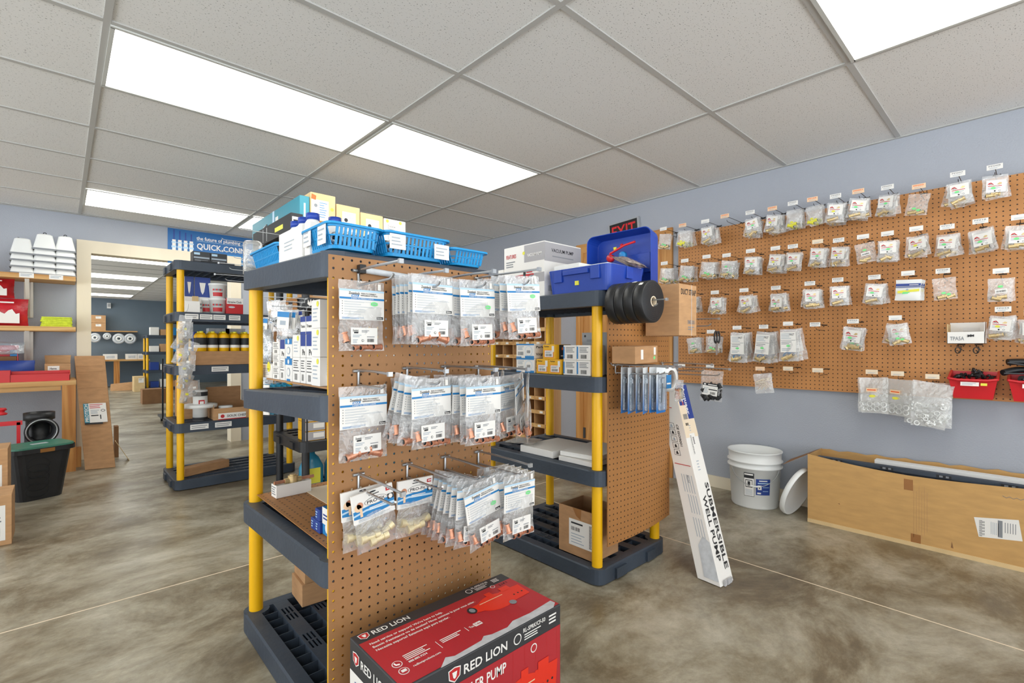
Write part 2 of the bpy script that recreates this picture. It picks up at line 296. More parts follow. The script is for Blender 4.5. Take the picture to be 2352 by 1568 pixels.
# oak door in the right wall
b = B(); b.box(XW-.02, 2.0, 0, XW-.0005, 2.09, 1.96, 'oak_z'); b.box(XW-.02, 2.91, 0, XW-.0005, 2.995, 1.96, 'oak_z'); b.box(XW-.02, 2.0, 1.96, XW-.0005, 2.995, 2.045, 'oak_y')
ob('trim_4', b, kind='structure')
b = B(); b.box(XW-.012, 2.09, .01, XW-.0005, 2.91, 1.96, 'oak_z')
for z in (.2, 1.0, 1.75): b.box(XW-.02, 2.885, z, XW-.012, 2.91, z+.1, 'door_dark')
dr = ob('door_1', b, kind='structure')
b = B(); b.lathe([(0, 0), (.03, 0), (.03, .01), (.012, .015), (.012, .04), (.028, .05), (.028, .07), (0, .078)], 'brass', n=16); ob('door_knob', b, dr, (XW-.0121, 2.17, .98), (0, -PI/2, 0))
# back room
ob('wall_far', B().box(-4, YF, 0, XW+.1, YF+.1, H, 'wall_dark'), kind='structure')
ob('wall_far_right', B().box(XW, YB+.12, 0, XW+.1, YF, H, 'wall_dark'), kind='structure')
b = B(); b.box(-4, YB+.12, H, XW+.1, YF+.1, H+.05, 'ceiling_tile')
for i in range(-3, 3): x = X0+i*TX; b.box(x-.012, YB+.12, H-.006, x+.012, YF, H, 'tee_grey')
for j in range(9, 26): y = Y0+j*TY; b.box(-4, y-.012, H-.0055, XW, y+.012, H, 'tee_grey')
ob('ceiling_back', b, kind='structure')
# ceiling lights (two by four foot troffers)
def troffer(x, y, label, n=(TX, TY), grp='flat panel ceiling lights'):
    t = emp('ceiling_light', (x, y, H), label, 'ceiling light', grp)
    b = B(); w, d = n; e = .022
    b.box(e/2, e/2, -.012, w-e/2, e+.004, -.0062, 'lamp_grey'); b.box(e/2, d-e-.004, -.012, w-e/2, d-e/2, -.0062, 'lamp_grey'); b.box(e/2, e, -.012, e+.004, d-e, -.0062, 'lamp_grey'); b.box(w-e-.004, e, -.012, w-e/2, d-e, -.0062, 'lamp_grey')
    ob('frame', b, t); ob('diffuser', B().box(e+.004, e+.004, -.010, w-e-.004, d-e-.004, -.0065, 'diffuser'), t); return t
def gx(i): return X0+i*TX
def gy(j): return Y0+j*TY
troffer(gx(0), gy(2), 'largest glowing ceiling panel at the left of the picture above the aisle')
troffer(gx(1), gy(2), 'flat ceiling light above the blue baskets, touching the end of the long left one')
troffer(gx(0), gy(6)+.2, 'flat ceiling light furthest back in the front room, above the banner')
troffer(gx(1), gy(-2), 'flat ceiling light cut off by the top right of the picture')
troffer(gx(1), gy(6)+.2, 'flat ceiling light mostly hidden behind the teal carton')
troffer(gx(-2), gy(-2), 'added flat ceiling light out of view, overhead to the left of the viewer')  # unseen panel added for extra illumination
troffer(gx(-2), gy(2), 'added flat ceiling light out of view, overhead at the far left')  # another added panel beyond the left of the frame, for illumination
for k, y in enumerate((8.45, 10.85, 12.8, 15.0)):
    for i in (-2, -1, 0):
        troffer(gx(i), y, 'strip of ceiling light in the back room, %s row from the doorway, %s' % (ORD[k], ('left end', 'middle', 'right end')[i+2]), (TX, .61), 'ceiling lights in the back room')
# ================================================================ SHELVING UNITS
def shelf_mesh(L, W, h, m, clips=False):        # long side on local x, origin at the centre of the underside
    b = B(); r = .05; e = .05; x, y = L/2, W/2
    out = rrect(-x, -y, x, y, r); inn = rrect(-x+e, -y+e, x-e, y-e, .02); n = len(out)
    lip = rrect(-x+.006, -y+.006, x-.006, y-.006, r-.006)
    vs = [(p[0], p[1], 0) for p in out]+[(p[0], p[1], h-.005) for p in out]+[(p[0], p[1], h) for p in lip]+[(p[0], p[1], h) for p in inn]+[(p[0], p[1], 0) for p in inn]
    fs = [(a*n+k, a*n+(k+1) % n, ((a+1) % 5)*n+(k+1) % n, ((a+1) % 5)*n+k) for a in range(5) for k in range(n)]
    b.add(vs, fs, m)
    for sx in (-1, 1):                          # corner sockets that take the posts
        for sy in (-1, 1): b.poly(rrect(min(sx*x, sx*(x-.09)), min(sy*y, sy*(y-.09)), max(sx*x, sx*(x-.09)), max(sy*y, sy*(y-.09)), .045, 4), .001, h-.0004, m)
    ix, iy = x-e, y-e; ns = max(3, int(round(2*iy/.13))); sw = .052; gap = (2*iy-ns*sw)/(ns+1)
    for k in range(ns):
        yc = -iy+gap*(k+1)+sw*(k+.5)
        b.box(-ix, yc-sw/2, h-.05, ix, yc-sw/2+.003, h, m); b.box(-ix, yc+sw/2-.003, h-.05, ix, yc+sw/2, h, m)
        q = -ix; on = False
        while q < ix-1e-4:
            w = min(.10 if on else .12, ix-q)
            if on:
                for j in range(4): b.box(q, yc-sw/2+.003+j*(sw-.006-.006)/3, h-.004, q+w, yc-sw/2+.003+j*(sw-.012)/3+.006, h-.0004, m)
                b.box(q+w/2-.004, yc-sw/2+.003, h-.0045, q+w/2+.004, yc+sw/2-.003, h-.0006, m)
            else: b.box(q, yc-sw/2+.003, h-.004, q+w, yc+sw/2-.003, h-.0004, m)
            q += w; on = not on
    nr = int(2*ix/.055)
    for k in range(1, nr): q = -ix+2*ix*k/nr; b.box(q-.0012, -iy, h-.055, q+.0012, iy, h-.006, m)
    if clips:
        for sx in (-1, 1):
            for c in (-.45, .45): b.box(min(sx*x, sx*(x+.012)), c*y-.04, .006, max(sx*x, sx*(x+.012)), c*y+.04, h-.018, m)
    return b
def unit(name, x0, y0, x1, y1, levels, long, post, plast, label, grp, cat='shelf unit', r=.0245):
    cx, cy = (x0+x1)/2, (y0+y1)/2
    t = emp(name, (cx, cy, 0), label, cat, grp)
    L, W = (x1-x0, y1-y0) if long == 'x' else (y1-y0, x1-x0)
    rz = 0 if long == 'x' else PI/2
    hh = .07; mesh = shelf_mesh(L, W, hh, plast, long == 'x').mesh('shelf'); base = shelf_mesh(L, W, hh, plast, True).mesh('shelf')
    for k, lv in enumerate(levels):
        far, near = lv if isinstance(lv, tuple) else (lv, lv)     # heights of the top face at the far and near end (y)
        a = math.atan2(far-near, y1-y0)
        o = ob('shelf', base if k == 0 else mesh, t, (0, 0, (far+near)/2-hh), (0, 0, rz)); o.rotation_euler = Matrix.Rotation(a, 3, 'X').to_4x4().to_3x3().to_euler() if long == 'x' else (Matrix.Rotation(a, 3, 'X') @ Matrix.Rotation(rz, 3, 'Z')).to_euler()
    top = levels[-1]; zt = (top if not isinstance(top, tuple) else (top[0]+top[1])/2)-hh+.01
    for sx in (-1, 1):
        for sy in (-1, 1):
            px, py = sx*((x1-x0)/2-.043), sy*((y1-y0)/2-.043)
            for a in range(len(levels)-1):
                l0 = levels[a]; l1 = levels[a+1]
                g = lambda l: l if not isinstance(l, tuple) else (l[0] if sy > 0 else l[1])
                ob('post', B().cyl((px, py, g(l0)-.004), (px, py, g(l1)-hh+.006), r, post, n=20), t)
    return t
GY = 'shelf units with yellow posts'
S1 = [.072, (.484, .510), (.913, .949), (1.362, 1.330)]
unit('shelf_unit', .512, 1.232, 1.085, 2.052, S1, 'y', 'yellow_post', 'slate_plastic', 'yellow and slate shelf unit nearest the viewer, hung with bags on its pegboard end', GY)
unit('shelf_unit', 1.772, 1.305, 2.352, 2.125, [.075, .515, .938, 1.328], 'y', 'yellow_post', 'slate_plastic', 'yellow and slate shelf unit under the open blue case, near the leaning white carton', GY)
unit('shelf_unit', .622, 4.267, 1.50, 4.84, [.075, .497, .93, 1.331, 1.716], 'x', 'yellow_post', 'slate_plastic', 'tall yellow and slate shelf unit in front of the blue banner and doorway', GY)
unit('shelf_unit', 1.138, 3.15, 2.02, 3.74, [.075, .46, .93, 1.39, 1.84], 'x', 'black_plastic', 'black_plastic', 'tall all black shelf unit carrying the teal and brown cartons on top', 'shelf units with black posts')
def peg(x0, z0, x1, z1, y, m, label, name='pegboard', rot=0, loc=None, tk=.003, kind=None, grp=None):
    b = B().box(0, 0, 0, x1-x0, tk, z1-z0, m)
    return ob(name, b, None, loc or (x0, y, z0), (0, 0, rot), label, 'pegboard', grp)
peg(.512, .10, 1.066, 1.316, 1.2255, 'pegboard_brown', 'brown pegboard on the end of the nearest shelf unit behind the red carton')
# the second board bows a little at its right side
b = B(); n = 14; x0, x1, z0, z1 = 1.822, 2.364, .175, 1.325
vs = []; fs = []
for k in range(n+1):
    t = k/n; x = x0+(x1-x0)*t; y = 1.295-.018*math.sin(PI*t)*1; zb = z0+.02*t
    vs += [(x-x0, y-1.295, zb-z0), (x-x0, y-1.295, z1-z0), (x-x0, y+.005-1.295, z1-z0), (x-x0, y+.005-1.295, zb-z0)]
fs = [(4*k+j, 4*k+4+j, 4*k+4+(j+1) % 4, 4*k+(j+1) % 4) for k in range(n) for j in range(4)]+[(0, 1, 2, 3), (4*n+3, 4*n+2, 4*n+1, 4*n)]
b.add(vs, fs, 'pegboard_oak')
ob('pegboard', b, None, (x0, 1.2945, z0), label='brown pegboard hung with black strapping reels and blue blister cards', cat='pegboard')
# wall pegboard
PX = 3.695
yl = onx(1559, 878, PX)[1]
ob('pegboard', B().box(0, 0, 0, yl+.55, .006, 1.972-.785, 'pegboard_tan').box(0, -.015, .02, .03, 0, 1.15, 'wood_pale').box(yl+.5, -.015, .02, yl+.53, 0, 1.15, 'wood_pale'), None, (PX, -.55, .785), (0, 0, PI/2), 'long orange tan pegboard on the blue wall covered in small bags', 'pegboard')
# ================================================================ HOOKS
def hook_parts(t, L, m, gap=.038, r=.0026, scan=True, drop=.03, tip=.010, La=None):
    b = B(); La = La or L*.84
    b.cyl((-.016, -.003, 0), (.016, -.003, 0), .0045, m, n=8); b.tube([(-.013, -.003, 0), (-.013, .008, .001), (-.013, .012, .010)], .0022, m); b.tube([(.013, -.003, 0), (.013, .008, .001), (.013, .012, .010)], .0022, m)
    b.tube([(0, -.003, .004), (0, -.003, -gap), (0, -.008, -gap-.004)], r*1.2, m)
    ob('hook_plate', b, t)
    b = B(); b.tube([(0, -.004, -gap), (0, -La+.012, -gap), (0, -La, -gap+.004), (0, -La-.006, -gap+tip)], r, m); ob('hook_arm', b, t)
    if scan: b = B(); b.tube([(0, -.003, .002), (0, -L*.5, .002), (0, -L, -.001)], r, m); b.box(-.006, -L-.008, -.007, .006, -L, .004, m); ob('tag_arm', b, t)
# front board: four columns and three rows
COLX = [.592, .742, .876, 1.008]
ROWS = [(1.272, 'top row', (1.008, 1.035, 1.0, .955)), (1.012, 'middle row', (1.059, 1.035, .993, 1.0)), (.735, 'bottom row', (.998, 1.02, 1.03, .99))]
for r, (z, rn, tips) in enumerate(ROWS):
    for c, x in enumerate(COLX):
        zz = z+(.008, .004, .012, .026)[c] if r == 0 else z+(.0, .003, .004, .0)[c]
        t = emp('display_hook', (x, 1.2245, zz), 'thin grey steel display hook, %s of nearest pegboard, %s from left' % (rn, ORD[c]), 'hook', 'steel hooks on the nearest pegboard')
        hook_parts(t, 1.2255-tips[c], 'steel', r=.0033)
# ================================================================ PRESS FITTING BAGS (nearest board)
def pouch(w, h, t, m, seed=0, top=.0, nx=9, nz=12, bulge=.35):     # hangs from its top centre, faces -y
    R = random.Random(seed); b = B()
    for s in (-1, 1):
        vs = []
        for j in range(nz+1):
            v = j/nz
            for i in range(nx+1):
                u = i/nx; ex = math.sin(PI*u)**.6 if 0 < u < 1 else 0
                prof = math.sin(PI*min(1, max(0, (v-bulge)/(1-bulge))))**.7 if bulge < v < 1 else 0
                d = t*.5*ex*prof+.0012*ex
                wob = .0016*math.sin(7*u+seed+v*9)+.0012*R.uniform(-1, 1)
                x = (u-.5)*w*(1-.03*math.sin(PI*v)); vs.append((x+R.uniform(-1, 1)*.0007*(i in (0, nx))*3, s*d+wob*(1 if 0 < v else .2), -v*h+R.uniform(-1, 1)*.0012*(j == nz)))
        fs = [(j*(nx+1)+i, j*(nx+1)+i+1, (j+1)*(nx+1)+i+1, (j+1)*(nx+1)+i) for j in range(nz) for i in range(nx)]
        b.add(vs, fs if s > 0 else [f[::-1] for f in fs], m, True)
    return b
def fitting(b, c, r, l, ax, m):
    c = Vector(c); ax = Vector(ax).normalized()
    for a, q, k in ((-.5, -.36, 1.18), (-.36, -.2, .9), (-.2, .2, 1.0), (.2, .36, .9), (.36, .5, 1.18)): b.cyl(c+ax*l*a, c+ax*l*q, r*k, m, n=12)
    b.cyl(c+ax*l*.5, c+ax*(l*.5+.0008), r*.75, 'dark_cell', n=12); b.cyl(c-ax*l*.5, c-ax*(l*.5+.0008), r*.75, 'dark_cell', n=12)
def zbag(seed, sticker=(0, 0), green=None, w=.130, h=.185, label='', loc=(0, 0, 0), fit='row'):
    t = ob('fittings_bag', pouch(w, h, .017, 'clear_bag', seed), None, loc, label=label, cat='bag of fittings', group='bags of copper press fittings')
    b = B(); x0, x1 = -w/2+.001, w/2-.001; top, bot = -.024, -.104
    b.box(x0, -.0034, bot, x1, -.0026, top, 'white_paper')
    b.frame((x0, -.0034, bot), (1, 0, 0), (0, 0, 1)); W = x1-x0; Hh = top-bot
    b.pr(0, Hh-.005, W, Hh, 'print_pale'); b.pr(0, Hh-.026, W, Hh-.021, 'print_blue', 1); b.tx('6 STEPS TO PERFECT JOINTS', W*.25, Hh-.0248, .0026, 'white_paper', 2, w=W*.5)
    b.tx('Zoomlock', W*.2, Hh-.013, .0065, 'ink', 1, w=W*.24); b.pp([(W*.25, Hh-.0195), (W*.41, Hh-.0195), (W*.425, Hh-.0135), (W*.265, Hh-.0135)], 'print_blue', 1); b.tx('MAX', W*.27, Hh-.0187, .0042, 'white_paper', 2, w=W*.13)
    b.tx('PRESS-TO-CONNECT', W*.47, Hh-.0115, .0036, 'ink', 1, w=W*.34); b.tx('REFRIGERANT FITTINGS', W*.46, Hh-.0165, .0036, 'ink', 1, w=W*.38)
    for k, (n, wd_) in enumerate(((1, .62), (1, .55), (2, .84), (1, .5), (1, .6), (1, .5))):
        y = Hh-.031-k*.0064; b.disc(W*.06, y-.0012, .0011, 'ink', 1, 8); b.lines(W*.1, y-.0035, W*(.1+wd_), y, 2, 'ink_light', 1, .36, .35, seed+k)
    b.lines(W*.05, .002, W*.55, .0075, 2, 'print_blue', 1, .4, .3); b.box(x1-.022, -.0038, bot+.003, x1-.003, -.0034, bot+.010, 'ink'); b.tx('Parker', W-.021, .0045, .0042, 'white_paper', 4, w=.015)
    if green: b.frame((x0, -.0041, bot), (1, 0, 0), (0, 0, 1)); gx_, gy_ = green; b.pp([(gx_+.012*math.cos(k*.524)*(1 if k % 2 else .82), gy_+.0058*math.sin(k*.524)) for k in range(12)], 'green_sticker', 1); b.lines(gx_-.006, gy_-.002, gx_+.006, gy_+.002, 1, 'ink_light', 2, .5, .1)
    ob('header_card', b, t, label='white and blue printed instruction card')
    b = B(); sx, sz = sticker; b.box(-.036+sx, -.0104, -.168+sz, .040+sx, -.0098, -.124+sz, 'white_paper'); b.frame((-.036+sx, -.0104, -.168+sz), (1, 0, 0), (0, 0, 1))
    b.tx('Zoomlock', .005, .034, .0055, 'ink', 1, w=.016); b.pp([(.008, .029), (.02, .029), (.021, .033), (.009, .033)], 'ink', 1); b.lines(.03, .031, .052, .038, 2, 'ink_grey'); b.lines(.005, .018, .03, .026, 2, 'ink_light'); b.lines(.005, .003, .02, .014, 3, 'ink_light')
    b.bars(.046, .006, .066, .015, 'ink'); b.lines(.045, .018, .068, .022, 1, 'ink_grey'); b.disc(.033, .010, .0035, 'ink'); b.disc(.033, .010, .0026, 'white_paper', 2); b.tx('c', .0318, .0082, .0036, 'ink', 3)
    ob('paper_sticker', b, t)
    R = random.Random(seed)
    for k in range(5 if fit == 'row' else 3):
        b = B()
        if fit == 'row': fitting(b, (0, 0, 0), .0075, .026, (.2*R.uniform(-1, 1), .3, 1) if k == 0 else (1, .25, R.uniform(-.4, .4)), 'copper'); p = (-.046, -.002, -.150) if k == 0 else (-.032+k*.019, -.002+.003*(k % 2), -.1745)
        else: fitting(b, (0, 0, 0), .0095, .036, (1, 0, R.uniform(-.3, .3)), 'copper'); p = (-.03+k*.03, -.001, -.170+.008*(k % 2))
        ob('copper_fitting', b, t, p)
    b = B(); b.box(w/2-.020, -.0042, -.022, w/2-.011, -.0034, -.006, 'white_paper'); ob('price_tab', b, t)
    return t
protos = [zbag(1, (0, 0), (.098, .044), loc=(0, 0, -5)), zbag(2, (.004, .003), None, loc=(0, 0, -5), fit='big'), zbag(3, (.006, -.001), (.100, .028), loc=(0, 0, -5)), zbag(4, (-.004, .002), None, loc=(0, 0, -5))]
ptree = [tree(p) for p in protos]
def yat(u, x): r = ray(u); return x*r[1]/r[0]
ZG = 'bags of copper press fittings'
def hangs(row, col, ys, rots, zs=0, sc=1, kinds=None):
    x = COLX[col]; z = ROWS[row][0]-.033
    for k, y in enumerate(ys):
        rt = rots[k % len(rots)]; who = 'front bag' if k == 0 else ('rearmost bag' if k == len(ys)-1 else ORD[k]+' bag back')
        d = dup(ptree[(kinds[k % len(kinds)] if kinds else (k+col+row) % 4)], (x+.0006*k, y, z+zs+.001*(k % 2)), (0, rt[0], rt[1]), 'clear copper fittings bag, %s on %s hook of %s' % (who, ORD[col], ROWS[row][1]), ZG)
        if sc != 1: d.scale = (sc, 1, sc)
def ys(a, bq, n): return [a+(bq-a)*k/(max(1, n-1)) for k in range(n)]
hangs(0, 0, [1.202], [(0, .02)], .012)
hangs(0, 1, ys(1.092, 1.205, 6), [(0, 0), (.02, .03), (-.02, .02)], .03)
hangs(0, 2, ys(1.068, 1.19, 5), [(-.03, .02), (.02, 0), (0, .03)], .026, kinds=[2, 1, 3])
hangs(0, 3, ys(1.018, 1.15, 5), [(-.06, -.05), (-.02, .0), (.03, 0)], .046, kinds=[0, 3, 1])
hangs(1, 0, [1.192], [(0, .02)], -.005, 1.05, kinds=[1])
hangs(1, 1, ys(1.100, 1.205, 5), [(-.02, .02), (.14, .0), (.20, -.05), (.24, 0)], .012, kinds=[3, 1, 0, 1])
hangs(1, 2, ys(1.040, 1.19, 6), [(0, .02), (-.03, .02), (.03, 0)], .012, kinds=[3, 1])
hangs(1, 3, ys(.998, 1.15, 5), [(-.26, .75), (-.17, .6), (-.04, .2)], .012, kinds=[0, 3])
hangs(2, 2, ys(1.055, 1.19, 7), [(-.16, .02), (.06, .0), (.14, 0), (.20, .02), (.24, 0), (.26, .05), (.28, 0)], -.005, kinds=[2, 3, 0, 1])
hangs(2, 3, ys(1.030, 1.15, 5), [(.02, .02), (.04, 0), (-.02, 0)], -.002, kinds=[0, 2])
for p in protos:
    for c in kids(p): bpy.data.objects.remove(c)
    bpy.data.objects.remove(p)
# brass push fitting bags with a blue header card
def profit(seed, loc, rot, label, w=.118, h=.155):
    t = ob('fittings_bag', pouch(w, h, .027, 'clear_bag', seed), None, loc, rot, label, 'bag of fittings', 'bags of brass push fittings')
    b = B(); b.box(-w/2, -.0035, -.074, w/2, .003, .002, 'white_paper'); b.frame((-w/2, -.0036, -.074), (1, 0, 0), (0, 0, 1))
    b.pp([(0, .014), (w*.35, .010), (w, .018), (w, .044), (0, .034)], 'print_blue'); b.pp([(0, .02), (w*.3, .026), (w, .022), (w, .028), (w*.3, .031), (0, .025)], 'print_pale', 1)
    b.disc(w*.55, .0475, .032, 'ink', 1, 24, .010); b.disc(w*.55, .0475, .031, 'white_paper', 2, 24, .0092); b.tx('PRO-Fit', w*.33, .0435, .0085, 'ink', 3, w=w*.44); b.lines(w*.4, .062, w*.66, .067, 1, 'ink', 1)
    b.pr(w*.84, .036, w*.99, .050, 'ink', 2); b.disc(w*.915, .043, .006, 'white_paper', 3); b.pr(w*.82, .060, w*.95, .069, 'print_red', 2); b.pr(w*.85, .0635, w*.99, .0665, 'white_paper', 3)
    b.disc(w*.12, .041, .010, 'peach_paper', 2); b.disc(w*.17, .046, .009, 'copper', 2); b.pr(w*.15, .016, w*.21, .04, 'peach_paper', 3)
    b.lines(w*.38, .024, w*.8, .034, 2, 'white_paper', 2, .4); b.lines(w*.1, .003, w*.9, .010, 2, 'ink_light', 2, .35); b.disc(w*.5, .0715, .010, 'ink', 1, 14, .0022)
    ob('header_card', b, t, label='white and blue card with fitting picture')
    R = random.Random(seed)
    for k in range(3):
        b = B(); a = R.uniform(-.5, .5); ax = Vector((math.cos(a), 0, math.sin(a)))
        c = Vector((0, 0, 0)); b.cyl(c-ax*.022, c+ax*.022, .0095, 'pale_brass', n=16); b.cyl(c-ax*.026, c-ax*.012, .0125, 'pale_brass', n=16); b.cyl(c+ax*.012, c+ax*.026, .0125, 'pale_brass', n=16)
        ob('brass_fitting', b, t, (-.022+k*.022, -.002-.004*(k % 2), -.118-.012*(k % 2)))
    return t
profit(11, (.606, 1.175, .700), (0, -.14, .0), 'clear bag of large brass push fittings with blue card, frontmost at the bottom left')
profit(12, (.592, 1.202, .700), (0, -.05, 0), 'clear bag with blue card half hidden behind the bottom left brass fittings bag')
profit(13, (.744, 1.182, .702), (0, .03, .05), 'clear bag of brass push fittings with blue card, right of the bottom left pair')
# long acrylic tube with end caps clipped along the top of the board
b = B(); b.cyl((.60, 1.215, 1.283), (1.07, 1.215, 1.262), .0085, 'clear_grey', n=14)
t = ob('level_tube', b, label='long clear tube with square black end cap across the top of the nearest pegboard', cat='tube')
ob('end_cap', B().box(.588, 1.203, 1.272, .606, 1.2245, 1.296, 'black_rubber'), t, bev=.002)
ob('printed_band', B().cyl((.78, 1.215, 1.275), (.86, 1.215, 1.2715), .0090, 'white_paper', n=14).cyl((.80, 1.215, 1.2741), (.84, 1.215, 1.2724), .0092, 'print_red', n=14), t)
# ================================================================ WALL PEGBOARD: hooks, tags and small bags
R0 = random.Random(5)
def minibag(kind, seed):
    w, h = (.088, .106)
    if kind == 'long': w, h = .085, .150
    if kind == 'big': w, h = .125, .175
    if kind == 'zip': w, h = .105, .150
    t = ob('parts_bag', pouch(w, h, .020, 'milky_bag' if kind in ('zip', 'big') else 'clear_bag', seed, nx=7, nz=8, bulge=.15), None, (0, 0, -6))
    R = random.Random(seed); b = B()
    def green(x, y, m='green_sticker', k=3, r=.010): b.pp([(x+r*math.cos(j*.63)*(1 if j % 2 else .8), y+r*.55*math.sin(j*.63)) for j in range(10)], m, k)
    if kind in ('card', 'cardlow', 'mix'):
        cw, ch = .066, .056; z = -.080 if kind != 'cardlow' else -.092; a = R.uniform(-.06, .06)
        ux = (math.cos(a), 0, math.sin(a)); uy = (-math.sin(a), 0, math.cos(a)); b.frame((-cw/2, -.0115, z+.012), ux, uy, 0); b.pr(0, 0, cw, ch, 'white_paper')
        b.quad(b.at(0, 0, -2), b.at(0, ch, -2), b.at(cw, ch, -2), b.at(cw, 0, -2), 'white_paper')
        b.pp([(.004, .034), (.008, .043), (.016, .046), (.022, .040), (.027, .034), (.022, .035), (.015, .041), (.009, .037)], 'print_red', 1); b.tx('PC', .011, .0335, .006, 'ink', 2)
        b.pp([(.036, .036), (.044, .045), (.052, .043), (.052, .037), (.044, .034)], 'brass', 1); b.lines(.006, .026, .054, .032, 1, 'print_red', 1, .5, .2)
        b.lines(.006, .012, .05, .024, 2, 'ink_light', 1, .4); b.disc(.030, .006, .0035, 'ink', 1, 8); b.disc(.046, .007, .004, 'ink_grey', 1, 10); b.disc(.046, .007, .0025, 'white_paper', 2, 8)
        green(.024 if seed % 2 else .034, .020, 'yellow_sticker' if seed % 5 == 0 else 'green_sticker')
        ob('product_card', b, t, label='white product card'); 
    elif kind == 'long':
        b.frame((-.034, -.0115, -.110), (1, 0, .04), (-.04, 0, 1), 0); b.pr(0, 0, .066, .095, 'white_paper'); b.quad(b.at(0, 0, -2), b.at(0, .095, -2), b.at(.066, .095, -2), b.at(.066, 0, -2), 'white_paper')
        b.tx('FAST', .038, .078, .010, 'ink', 1, w=.022); b.lines(.004, .062, .05, .09, 4, 'ink_light', 1, .4); b.pr(.002, .055, .064, .057, 'ink_grey', 1); b.lines(.004, .036, .05, .052, 2, 'ink_grey', 1, .4); green(.034, .03)
        b.lines(.006, .006, .045, .020, 2, 'ink_light'); ob('product_card', b, t, label='white printed card'); b = B(); b.tube([(.018*math.cos(a), -.004, .018*math.sin(a)) for a in [k*.4 for k in range(9)]], .0028, 'print_blue'); ob('blue_loop', b, t, (-.005, 0, -.128))
    elif kind in ('loose', 'yellow'):
        b.frame((-.02, -.0115, -.06), (1, 0, 0), (0, 0, 1), 0); green(.012, -.014, 'green_sticker' if kind == 'loose' else 'yellow_sticker'); green(.03, -.022, 'green_sticker' if kind == 'loose' else 'yellow_sticker'); 
        ob('price_sticker', b, t)
    elif kind == 'white':
        b.frame((-.02, -.0125, -.07), (1, 0, .1), (-.1, 0, 1), 0); b.pr(0, 0, .04, .018, 'white_paper'); b.quad(b.at(0, 0, -2), b.at(0, .018, -2), b.at(.04, .018, -2), b.at(.04, 0, -2), 'white_paper'); b.bars(.004, .004, .036, .012, 'ink'); green(.02, .03); ob('paper_sticker', b, t)
    if kind in ('zip',):
        b = B(); b.frame((-.022, -.0125, -.09), (1, 0, 0), (0, 0, 1), 0); b.pr(0, .03, .036, .046, 'peach_paper'); b.lines(.003, .033, .033, .043, 1, 'print_orange', 1, .5, .1); b.disc(.02, .012, .011, 'yellow_sticker', 1, 8, .006); ob('paper_sticker', b, t)
        for k in range(8):
            q = B(); a = R.uniform(0, PI); x, y, z = -.036+.024*(k % 4), -.002, -.112-.020*(k//4); r = .0095
            q.tube([(r*math.cos(j*.449), -.002*math.sin(a+j), r*math.sin(j*.449)) for j in range(15)], .0025, 'white_plastic', 6); ob('plastic_ring', q, t, (x, y, z))
    elif kind == 'big':
        for k in range(46):
            q = B(); x = R.uniform(-.05, .05); z = -.165+.085*R.random()**1.2; r = R.uniform(.0055, .009); c = R.random()
            if c < .6: q.tube([(r*math.cos(j*.628), .3*r*math.sin(j*.628+k), r*math.sin(j*.628)) for j in range(11)], .0023, 'white_plastic', 5)
            else: q.cyl((0, -.004, 0), (.003, .004, .006), r*.75, 'white_plastic', n=8)
            ob('plastic_ring', q, t, (x, -.004+R.uniform(-.004, .004), z))
    elif kind == 'dark':
        pass
    elif kind == 'cream':
        for k in range(14): q = B(); a = R.uniform(-1, 1); q.tube([(-.02*math.cos(a), 0, -.02*math.sin(a)), (.002, -.003, .004), (.02*math.cos(a), 0, .02*math.sin(a))], .0022, 'cream_paper', 5); ob('cable_clip', q, t, (R.uniform(-.018, .018), R.uniform(-.006, .004), R.uniform(-.08, -.03)))
    else:
        nb = 3 if kind in ('loose', 'mix') else 2; mt = 'yellow_sticker' if kind == 'yellow' else 'brass'
        for k in range(nb): q = B(); a = R.uniform(-.6, .6); fitting(q, (0, 0, 0), .0095, .032, (math.cos(a), 0, math.sin(a)), mt); ob('brass_fitting' if mt == 'brass' else 'yellow_fitting', q, t, (-.016+k*.017, 0, -h+.014+.006*(k % 2)))
    return t
KT = {}
for kd in ('card', 'cardlow', 'mix', 'long', 'loose', 'yellow', 'white', 'zip', 'big', 'cream'):
    KT[kd] = [tree(minibag(kd, s)) for s in ((1, 2, 5) if kd in ('card', 'loose', 'long') else (3,))]
TAG = 'price tags on the wall hooks'
